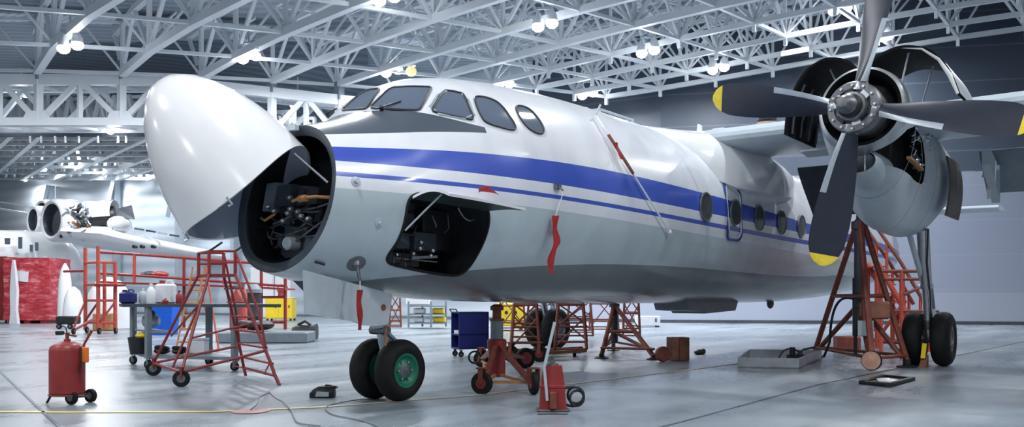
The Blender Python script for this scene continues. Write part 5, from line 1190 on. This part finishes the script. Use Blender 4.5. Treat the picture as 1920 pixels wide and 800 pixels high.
# far things seen under the belly: shelf cart, yellow crate, trusses
t = thing('shelf_cart', fp(800, 31), 'grey shelf cart with yellow trays far behind the nose wheel', 'cart')
for px in (766, 792, 808, 836): pipe(t, 'post', 'mgrey', [fpz(px, 31 if px in (766, 808) else 32, .05), fpz(px, 31 if px in (766, 808) else 32, 1.0)], .035)
for z in (.18, .5, .8): g = MB(); g.prism([fpz(766, 31, z), fpz(836, 31, z), fpz(836, 32, z), fpz(766, 32, z)], UP*.04); g.build('shelf', 'mgrey', t)
for px, z, w, mt, lab in ((822, .54, .5, 'yel2', 'yellow tray on the middle shelf of the far grey cart'), (824, .22, .55, 'yel2', 'yellow tray on the lowest shelf of the far grey cart'), (787, .54, .5, 'offwhite', 'white box on the middle shelf of the far grey cart'), (786, .22, .4, 'offwhite', 'white box on the lowest shelf of the far grey cart')):
    c = fpz(px, 31.5, z); g = MB(); g.bbox(c+UP*.106, (w*.82, .5, .2), YAW-PI/2, .03); tag(g.build('storage_tray', mt), lab, 'tray')
c = fpz(790, 31.5, .84); g = MB(); g.bbox(c+UP*.16-RT*.1, (.9, .4, .3), YAW-PI/2, .05); tag(g.build('parcel', 'white'), 'white parcel on the top shelf of the far grey cart', 'parcel')
trestle(730, 752, 27, 28.5, 1.25, 'thin red trestle right behind the nose gear door', seed=6, wheels=False)
c = fp(958, 30); t = thing('yellow_crate', c, 'yellow crate far behind the nose jack', 'crate'); g = MB(); g.bbox(c+UP*.55, (.95, .7, .8), YAW-PI/2, .03); g.build('body', 'yel2', t)
for a in (-.16, .16): g = MB(); g.lathe(c+RT*a-FW*.352+UP*.62, FW*-1, [(0, 0), (0, .06), (.02, .06), (.02, 0)], 12); g.build('port', 'black', t)
for a in (-.35, .35): g = MB(); g.box(c+RT*a+UP*.075, (.12, .6, .15), YAW-PI/2); g.build('foot', 'black', t)
trestle(1105, 1160, 25, 27, 1.7, 'red trestle far behind the belly right of the far main wheels', seed=8, wheels=False)
cabinet(1214, 33, .9, .6, .42, 'offwhite', 'low_cabinet', 'low pale cabinet at the foot of the far wall', 'cabinet', .05, doors=1)
# ---- metal drip tray, black tray
def tray(P, h, name, mt, label, th=.02, cat='tray'):
    c = sum(P, V((0, 0, 0)))/4; t = thing(name, c, label, cat); g = MB(); g.prism(P, UP*.02); g.build('base', mt, t)
    for k in range(4):
        a, b_ = P[k], P[(k+1) % 4]; n = (b_-a).normalized().cross(UP)*th; g = MB(); g.prism([a, b_, b_+UP*h, a+UP*h], -n if (c-a).dot(-n) > 0 else n); g.build('side_wall', mt, t)
    return t
Pm = [fl(1383, 689), fl(1498, 691), fl(1540, 672), fl(1404, 671)]
tray(Pm, .17, 'drip_tray', 'galv', 'galvanised metal drip tray on the floor beside the big red jack')
c = fl(1494, 678)+UP*.024; t = thing('hand_pump', c, 'black foot pump standing at the back of the metal drip tray', 'pump'); g = MB(); g.bbox(c+UP*.06, (.35, .14, .1), YAW-PI/2, .02); g.build('body', 'black', t); pipe(t, 'lever', 'black', [c+UP*.1, c+RT*.12+UP*.2, c+RT*.32+UP*.24], .018); g = MB(); g.lathe(c-RT*.08+UP*.1, UP, [(0, 0), (0, .05), (.14, .05), (.14, 0)], 12); g.build('reservoir', 'black', t)
pipe(t, 'hose', 'black', curve3(c+RT*.1+UP*.12, c-RT*.2+UP*.35, c-RT*.33+UP*.03), .014)
Pb_ = [fl(1610, 720), fl(1668, 726), fl(1716, 713), fl(1655, 708)]
t = tray(Pb_, .05, 'oil_tray', 'black', 'flat black tray with a white cloth in front of the big red jack', .06)
c = sum(Pb_, V((0, 0, 0)))/4; g = MB(); rr3 = random.Random(4); g.loft([[c+RT*math.cos(a)*w*rr3.uniform(.12, .16)+FW*math.sin(a)*w*rr3.uniform(.14, .2)+UP*z for a in [2*PI*k/14 for k in range(14)]] for z, w in ((.024, 1), (.045, .9), (.06, .5))], True, True); tag(g.build('cloth', 'white'), 'crumpled white cloth lying in the flat black tray', 'cloth')
# ---- big wing jack
ap = at(1611, 402, 14.7); cc0 = V((ap.x, ap.y, 0)); FJ = [fp(1528, 16.6), fp(1700, 14.2), fp(1634, 13.6)]
t = thing('wing_jack', cc0, 'big rusty red tripod jack standing under the wing by the lower blade', 'jack')
for k, p in enumerate(FJ):
    pipe(t, 'leg', 'rust', [p+UP*(.12 if k < 2 else .3), ap-UP*.1+(p-cc0).normalized()*.06], .05); pipe(t, 'strut', 'rust', [lerp(p, cc0, .08)+UP*.16, cc0+UP*1.05], .045)
    pipe(t, 'spreader', 'rust', [p+UP*.2, FJ[(k+1) % 3]+UP*.2], .03); pipe(t, 'spreader', 'rust', [lerp(p, ap, .46), lerp(FJ[(k+1) % 3], ap, .46)], .036)
g = MB(); g.lathe(cc0, UP, [(.5, 0), (.5, .11), (1.5, .11), (1.5, .085), (ap.z-.25, .085), (ap.z-.25, .13), (ap.z-.12, .13), (ap.z-.10, .05), (ap.z+.06, .05), (ap.z+.06, 0)], 20); g.build('ram', 'dgrey', t)
pipe(t, 'centre_tube', 'rust', [lerp(FJ[2], cc0, .5)+UP*.55, ap-UP*.2-FW*.12], .04)
g = MB(); g.bbox(cc0-FW*.35+UP*.95+RT*.12, (.42, .3, .30), YAW-PI/2, .03); g.build('oil_tank', 'copper2', t)
g = MB(); g.bbox(lerp(FJ[2], cc0, .35)+UP*.66-RT*.02, (.26, .02, .26), YAW-PI/2, .008); g.build('plate', 'pgrey', t)
g = MB(); c_ = FJ[2]+UP*.165; a_ = (FW+RT*.75).normalized(); g.lathe(c_, a_, [(-.025, 0), (-.025, .15), (-.015, .16), (.015, .16), (.025, .15), (.025, 0)], 28); o = g.build('wheel', 'rubber', t); g = MB(); g.lathe(c_, a_, [(-.034, 0), (-.034, .04), (-.03, .05), (-.03, .145), (.03, .145), (.03, 0)], 28); g.build('rim', 'tan', o)
g = MB(); g.bar(FJ[2]+UP*.2, lerp(FJ[2], cc0, .7)+UP*.95+RT*.1, .05); g.build('tow_bar', 'copper', t)
for p in FJ[:2]: g = MB(); g.lathe(p, UP, [(0, 0), (0, .16), (.03, .16), (.06, .06), (.14, .06), (.14, 0)], 14); g.build('foot', 'black', t)
g = MB(); a = at(1600, 560, 14.4); g.tube(curve3(a, at(1558, 545, 15), at(1556, 640, 15.2), 16)+[at(1545, 668, 15.4)], .022); g.build('hose', 'black', t)
pipe(t, 'screw_leg', 'black', [at(1603, 560, 14.2), at(1604, 664, 14.2)], .03)
# wooden chock box behind the jack and yellow chock between the main wheels
c = fp(1588, 18.5); g = MB(); g.bbox(c+UP*.17, (.5, .3, .3), YAW-PI/2, .02); tag(g.build('storage_box', 'rust'), 'small reddish box on the floor behind the big wing jack', 'box')
c = V((8.93, -3.97, .0)); t = thing('wheel_chock', c, 'yellow and white chock wedged between the port main wheels', 'chock'); g = MB(); g.obox(c+UP*.27-V((.3, 0, 0)), V((.025, 0, .02)), V((0, .035, 0)), V((.06, 0, .10))); g.build('handle', 'yel2', t); g = MB(); g.prism([c+V((-.5, -.06, 0)), c+V((-.22, -.06, 0)), c+V((-.22, -.06, .2))], V((0, .10, 0))); g.build('wedge', 'wood', t)
# ---- orange stairs behind the jack
t = thing('access_stairs', fp(1690, 19.3), 'orange rolling access stairs far behind the big wing jack', 'stairs')
S0, S1 = fp(1735, 19.0), fp(1645, 19.6); z1 = 1.95
for o_ in (V((0, 0, 0)), FW*.55):
    pipe(t, 'stringer', 'orange', [S0+o_+UP*.1, S1+o_+UP*z1], .06); pipe(t, 'handrail', 'rust', [S0+o_+UP*1.0, lerp(S0, S1, .5)+o_+UP*1.95, S1+o_+UP*(z1+.8)], .04)
    for f in (.1, .45, .8): pipe(t, 'rail_post', 'orange', [lerp(S0+UP*.1, S1+UP*z1, f)+o_, lerp(S0+UP*1.0, S1+UP*(z1+.8), f)+o_], .035)
    pipe(t, 'post', 'orange', [S1+o_, S1+o_+UP*z1], .06); pipe(t, 'post', 'orange', [lerp(S0, S1, .45)+o_, lerp(S0, S1, .45)+o_+UP*1.2], .05); pipe(t, 'base_rail', 'red', [S0+o_+UP*.15, S1+o_+UP*.15], .05); pipe(t, 'diagonal_brace', 'orange', [S1+o_+UP*.2, lerp(S0, S1, .4)+o_+UP*1.1], .04)
for k in range(9): f = (k+.5)/9; p = lerp(S0+UP*.1, S1+UP*z1, f); g = MB(); g.prism([p-RT*.13, p+RT*.13, p+RT*.13+FW*.55, p-RT*.13+FW*.55], UP*.03); g.build('tread', 'orange', t)
t = thing('barrier_frame', fp(1700, 18.3), 'thin red tubular barrier between the wing jack and the main wheels', 'barrier')
for y_ in (508, 523): pipe(t, 'rail', 'rust', [at(1652, y_, 18.3), at(1740, y_, 18.3)], .035)
pipe(t, 'rail', 'rust', [at(1695, 552, 18.3), at(1738, 533, 18.3)], .035); pipe(t, 'rail', 'rust', [at(1670, 583, 18.3), at(1760, 583, 18.3)], .03)
for px in (1652, 1690, 1742): pipe(t, 'post', 'orange', [fp(px, 18.3), at(px, 508, 18.3)], .04)
# ---- flags, pole, bag, drain, leads
def ribbon(pts, w, label, name='warning_ribbon', side=None, th=.004):
    t = thing(name, V(pts[0]), label, 'ribbon', None); g = MB(); rows = []; n = len(pts)*3
    f = [pchip(list(range(len(pts))), [p[k] for p in pts]) for k in range(3)]
    for k in range(n+1):
        u = k/n*(len(pts)-1); p = V((f[0](u), f[1](u), f[2](u))); s_ = (side or RT); s_ = Matrix.Rotation(.9*math.sin(u*1.7), 3, 'Z') @ s_; rows.append([p-s_*w/2, p+s_*w/2])
    g.sheet(rows, th); g.build('ribbon', 'ribbon', t); return t
a = hit(1043, 352)-V((0, .1, .06)); b_ = at(1042, 404, 0.0+(a-CAM).dot(FW)); t = ribbon([b_, b_-UP*.14-RT*.01, b_-UP*.30+RT*.015, b_-UP*.42-RT*.03, b_-UP*.56-RT*.06, b_-UP*.68-RT*.05], .085, 'long red warning ribbon hanging from the probe on the fuselage side'); pipe(t, 'cord', 'white', [a, b_], .005)
a = hit(668, 494)+fnorm(hit(668, 494))*.13-UP*.11; t = ribbon([a-UP*.06, a-UP*.18-RT*.01, a-UP*.32, a-UP*.46-RT*.005], .06, 'red warning ribbon hanging from the tow lug above the nose gear door'); pipe(t, 'cord', 'white', [a+UP*.03, a-UP*.06], .006)
dq = (lerp(P0, Q0, .93)-CAM).dot(FW)-.22; t = ribbon([at(898, 357, dq), at(908, 354, dq), at(920, 356, dq), at(930, 361, dq)], .09, 'short red ribbon lying on the opened hatch door', side=(UP*.5-FW*.8).normalized())
# long pole hanging down the fuselage side from the roof rail
a = ypl(1110, 212, -.45)+UP*.03; pts = []
for k in range(13):
    f = k/12; px, py = lerp(1112, 1249, f), lerp(222, 432, f); h = hit(px, py); pts.append(h+fnorm(h)*.05)
t = thing('long_pole', pts[-1], 'thin white pole hanging down the fuselage side from the roof rail', 'pole'); pipe(t, 'shaft', 'white', [pts[0]+fnorm(pts[0])*.12+UP*.05]+pts, .014); pipe(t, 'sleeve', 'wood', [p+fnorm(p)*.005 for p in pts[2:7]], .022)
g = MB(); g.lathe(pts[-1], (pts[-1]-pts[-2]), [(0, 0), (0, .03), (.05, .03), (.05, 0)], 10); g.build('tip', 'white', t)
q = pts[3]+fnorm(pts[3])*.06-RT*.03; ribbon([q, q-UP*.10+RT*.03, q-UP*.22+RT*.09], .05, 'small dark red ribbon tied to the pole on the fuselage side')
c = fl(606, 744); t = thing('carry_bag', c, 'black open carry bag lying on the floor left of the nose wheels', 'bag')
g = MB(); R = []
for z, w, o_ in ((0, 1, 0), (.05, 1.02, .0), (.10, .85, .02), (.13, .6, .04)): R.append([c+RT*(x*w+o_)+FW*(y*w)+UP*z for x, y in ((-.14, -.09), (.06, -.11), (.14, -.07), (.13, .09), (0, .12), (-.13, .09))])
g.loft(R, True, True); g.build('body', 'black', t); g = MB(); g.prism([c+RT*-.07-FW*.115+UP*.02, c+RT*.09-FW*.115+UP*.02, c+RT*.09-FW*.105+UP*.07, c+RT*-.05-FW*.105+UP*.08], FW*-.008); g.build('pocket', 'pgrey', t); g = MB(); g.prism([c+RT*.0+UP*.12, c+RT*.16+UP*.10, c+RT*.14+UP*.13, c+RT*.03+UP*.15], FW*.08); g.build('flap', 'black', t)
c = fl(470, 771); g = MB(); g.lathe(c+UP*.004, UP, [(0, 0), (0, .19), (.004, .19), (.006, .17), (.006, 0)], 36); t = g.build('floor_drain_cover', mat('worn_red_floor_paint', srgb(190, 140, 146), .5, var=.2, scale=6), origin=c); tag(t, 'round faded red cover flush in the floor by the yellow line', 'floor cover')
g = MB(); P = [fl(470, 771)+UP*.02, fl(480, 768)+UP*.05, fl(486, 761)+UP*.09, fl(505, 752)+UP*.10, fl(525, 755)+UP*.03, fl(545, 770)+UP*.012, fl(565, 796)+UP*.012, fl(600, 800)+UP*.012]; f = [pchip(list(range(len(P))), [p[k] for p in P]) for k in range(3)]
g.tube([V([f[k](u/6) for k in range(3)]) for u in range(6*(len(P)-1)+1)], .008, 6); t = g.build('power_lead', 'mgrey'); tag(t, 'thin grey lead rising from the round red floor cover', 'cable')
g = MB(); P = [fl(700, 748)+UP*.01, fl(660, 752)+UP*.01, fl(620, 760)+UP*.01, fl(612, 770)+UP*.01, fl(630, 780)+UP*.01, fl(680, 790)+UP*.01, fl(720, 806)+UP*.01]; f = [pchip(list(range(len(P))), [p[k] for p in P]) for k in range(3)]
g.tube([V([f[k](u/6) for k in range(3)]) for u in range(6*(len(P)-1)+1)], .007, 6); t = g.build('ground_lead', 'mgrey'); tag(t, 'thin grey earthing lead curling on the floor by the nose wheels', 'cable')
# ================================================================== light
def area(loc, size, power, rot=(0, 0, 0), col=(.95, .975, 1), shape='DISK', spread=PI):
    l = bpy.data.lights.new('lamp_and_fill_light', 'AREA'); l.shape = shape; l.size = size; l.energy = power; l.color = col; l.spread = spread
    o = bpy.data.objects.new('lamp_and_fill_light', l); COL.objects.link(o); o.location = loc; o.rotation_euler = rot; return o
for px, py, d, s in LP: area(at(px, py, d)-UP*.28, .6, 500)
for k, (px, py, d, s) in enumerate(LF): area(at(px, py, d)-UP*.28, .6, (150, 60, 440, 280, 220, 280, 280, 230)[k])
for r, d in ((-22, 44), (-13, 43), (-31, 46), (-18, 51)): area(rd(r, d, 8.6), .6, 470)  # added fill lights without fixtures, brightening the far bay and parked aircraft
# the same lamps over the part of the hall behind and beside the camera
for r, d in ((-12, 8), (-3, 6), (6, 4), (-14, 18), (-4, 16), (5, 14), (14, 12), (-16, -2), (-5, -5), (7, -6), (16, 2), (-22, 26), (15, 22), (-26, 10)):
    area(rd(r, d, 9.8), .6, 500)
for px, py, d, s in LP+LF:
    l = bpy.data.lights.new('lamp_glow', 'POINT'); l.energy = 45 if d < 37.5 else 12; l.shadow_soft_size = .2; l.color = (.95, .975, 1); o = bpy.data.objects.new('lamp_glow', l); COL.objects.link(o); o.location = at(px, py, d)-UP*.5
w = bpy.data.worlds.new('world'); sc.world = w; w.use_nodes = True
w.node_tree.nodes['Background'].inputs[0].default_value = (.91, .955, 1, 1); w.node_tree.nodes['Background'].inputs[1].default_value = .24
vs = sc.view_settings; vs.view_transform = 'Standard'; vs.look = 'None'; vs.gamma = 1; vs.exposure = -.06; vs.use_curve_mapping = False
sc.cycles.use_denoising = True

# members of a kind share a group phrase
GR = {'trestle': 'red steel trestles under the belly', 'gas_bottle': 'gas bottles behind the red stairs', 'tall_locker': 'white lockers far behind', 'storage_tray': 'trays on the far grey cart', 'squeeze_bottle': 'bottles on the trolley table', 'dust_cover': 'white dust covers behind the red scaffold', 'cable_bundle': 'cable bundles on the trolley shelf', 'tool_bag': 'bags on the red work platform', 'warning_ribbon': 'red warning ribbons on the airliner', 'strip_light': 'strip lamps under the roof trusses', 'steel_cabinet': 'steel cabinets', 'hand_pump': 'hydraulic pumps on the floor'}
for o in list(sc.objects):
    k = o.name.split('.')[0]
    if o.parent is None and k in GR and 'group' not in o and o.get('category'): o['group'] = GR[k]
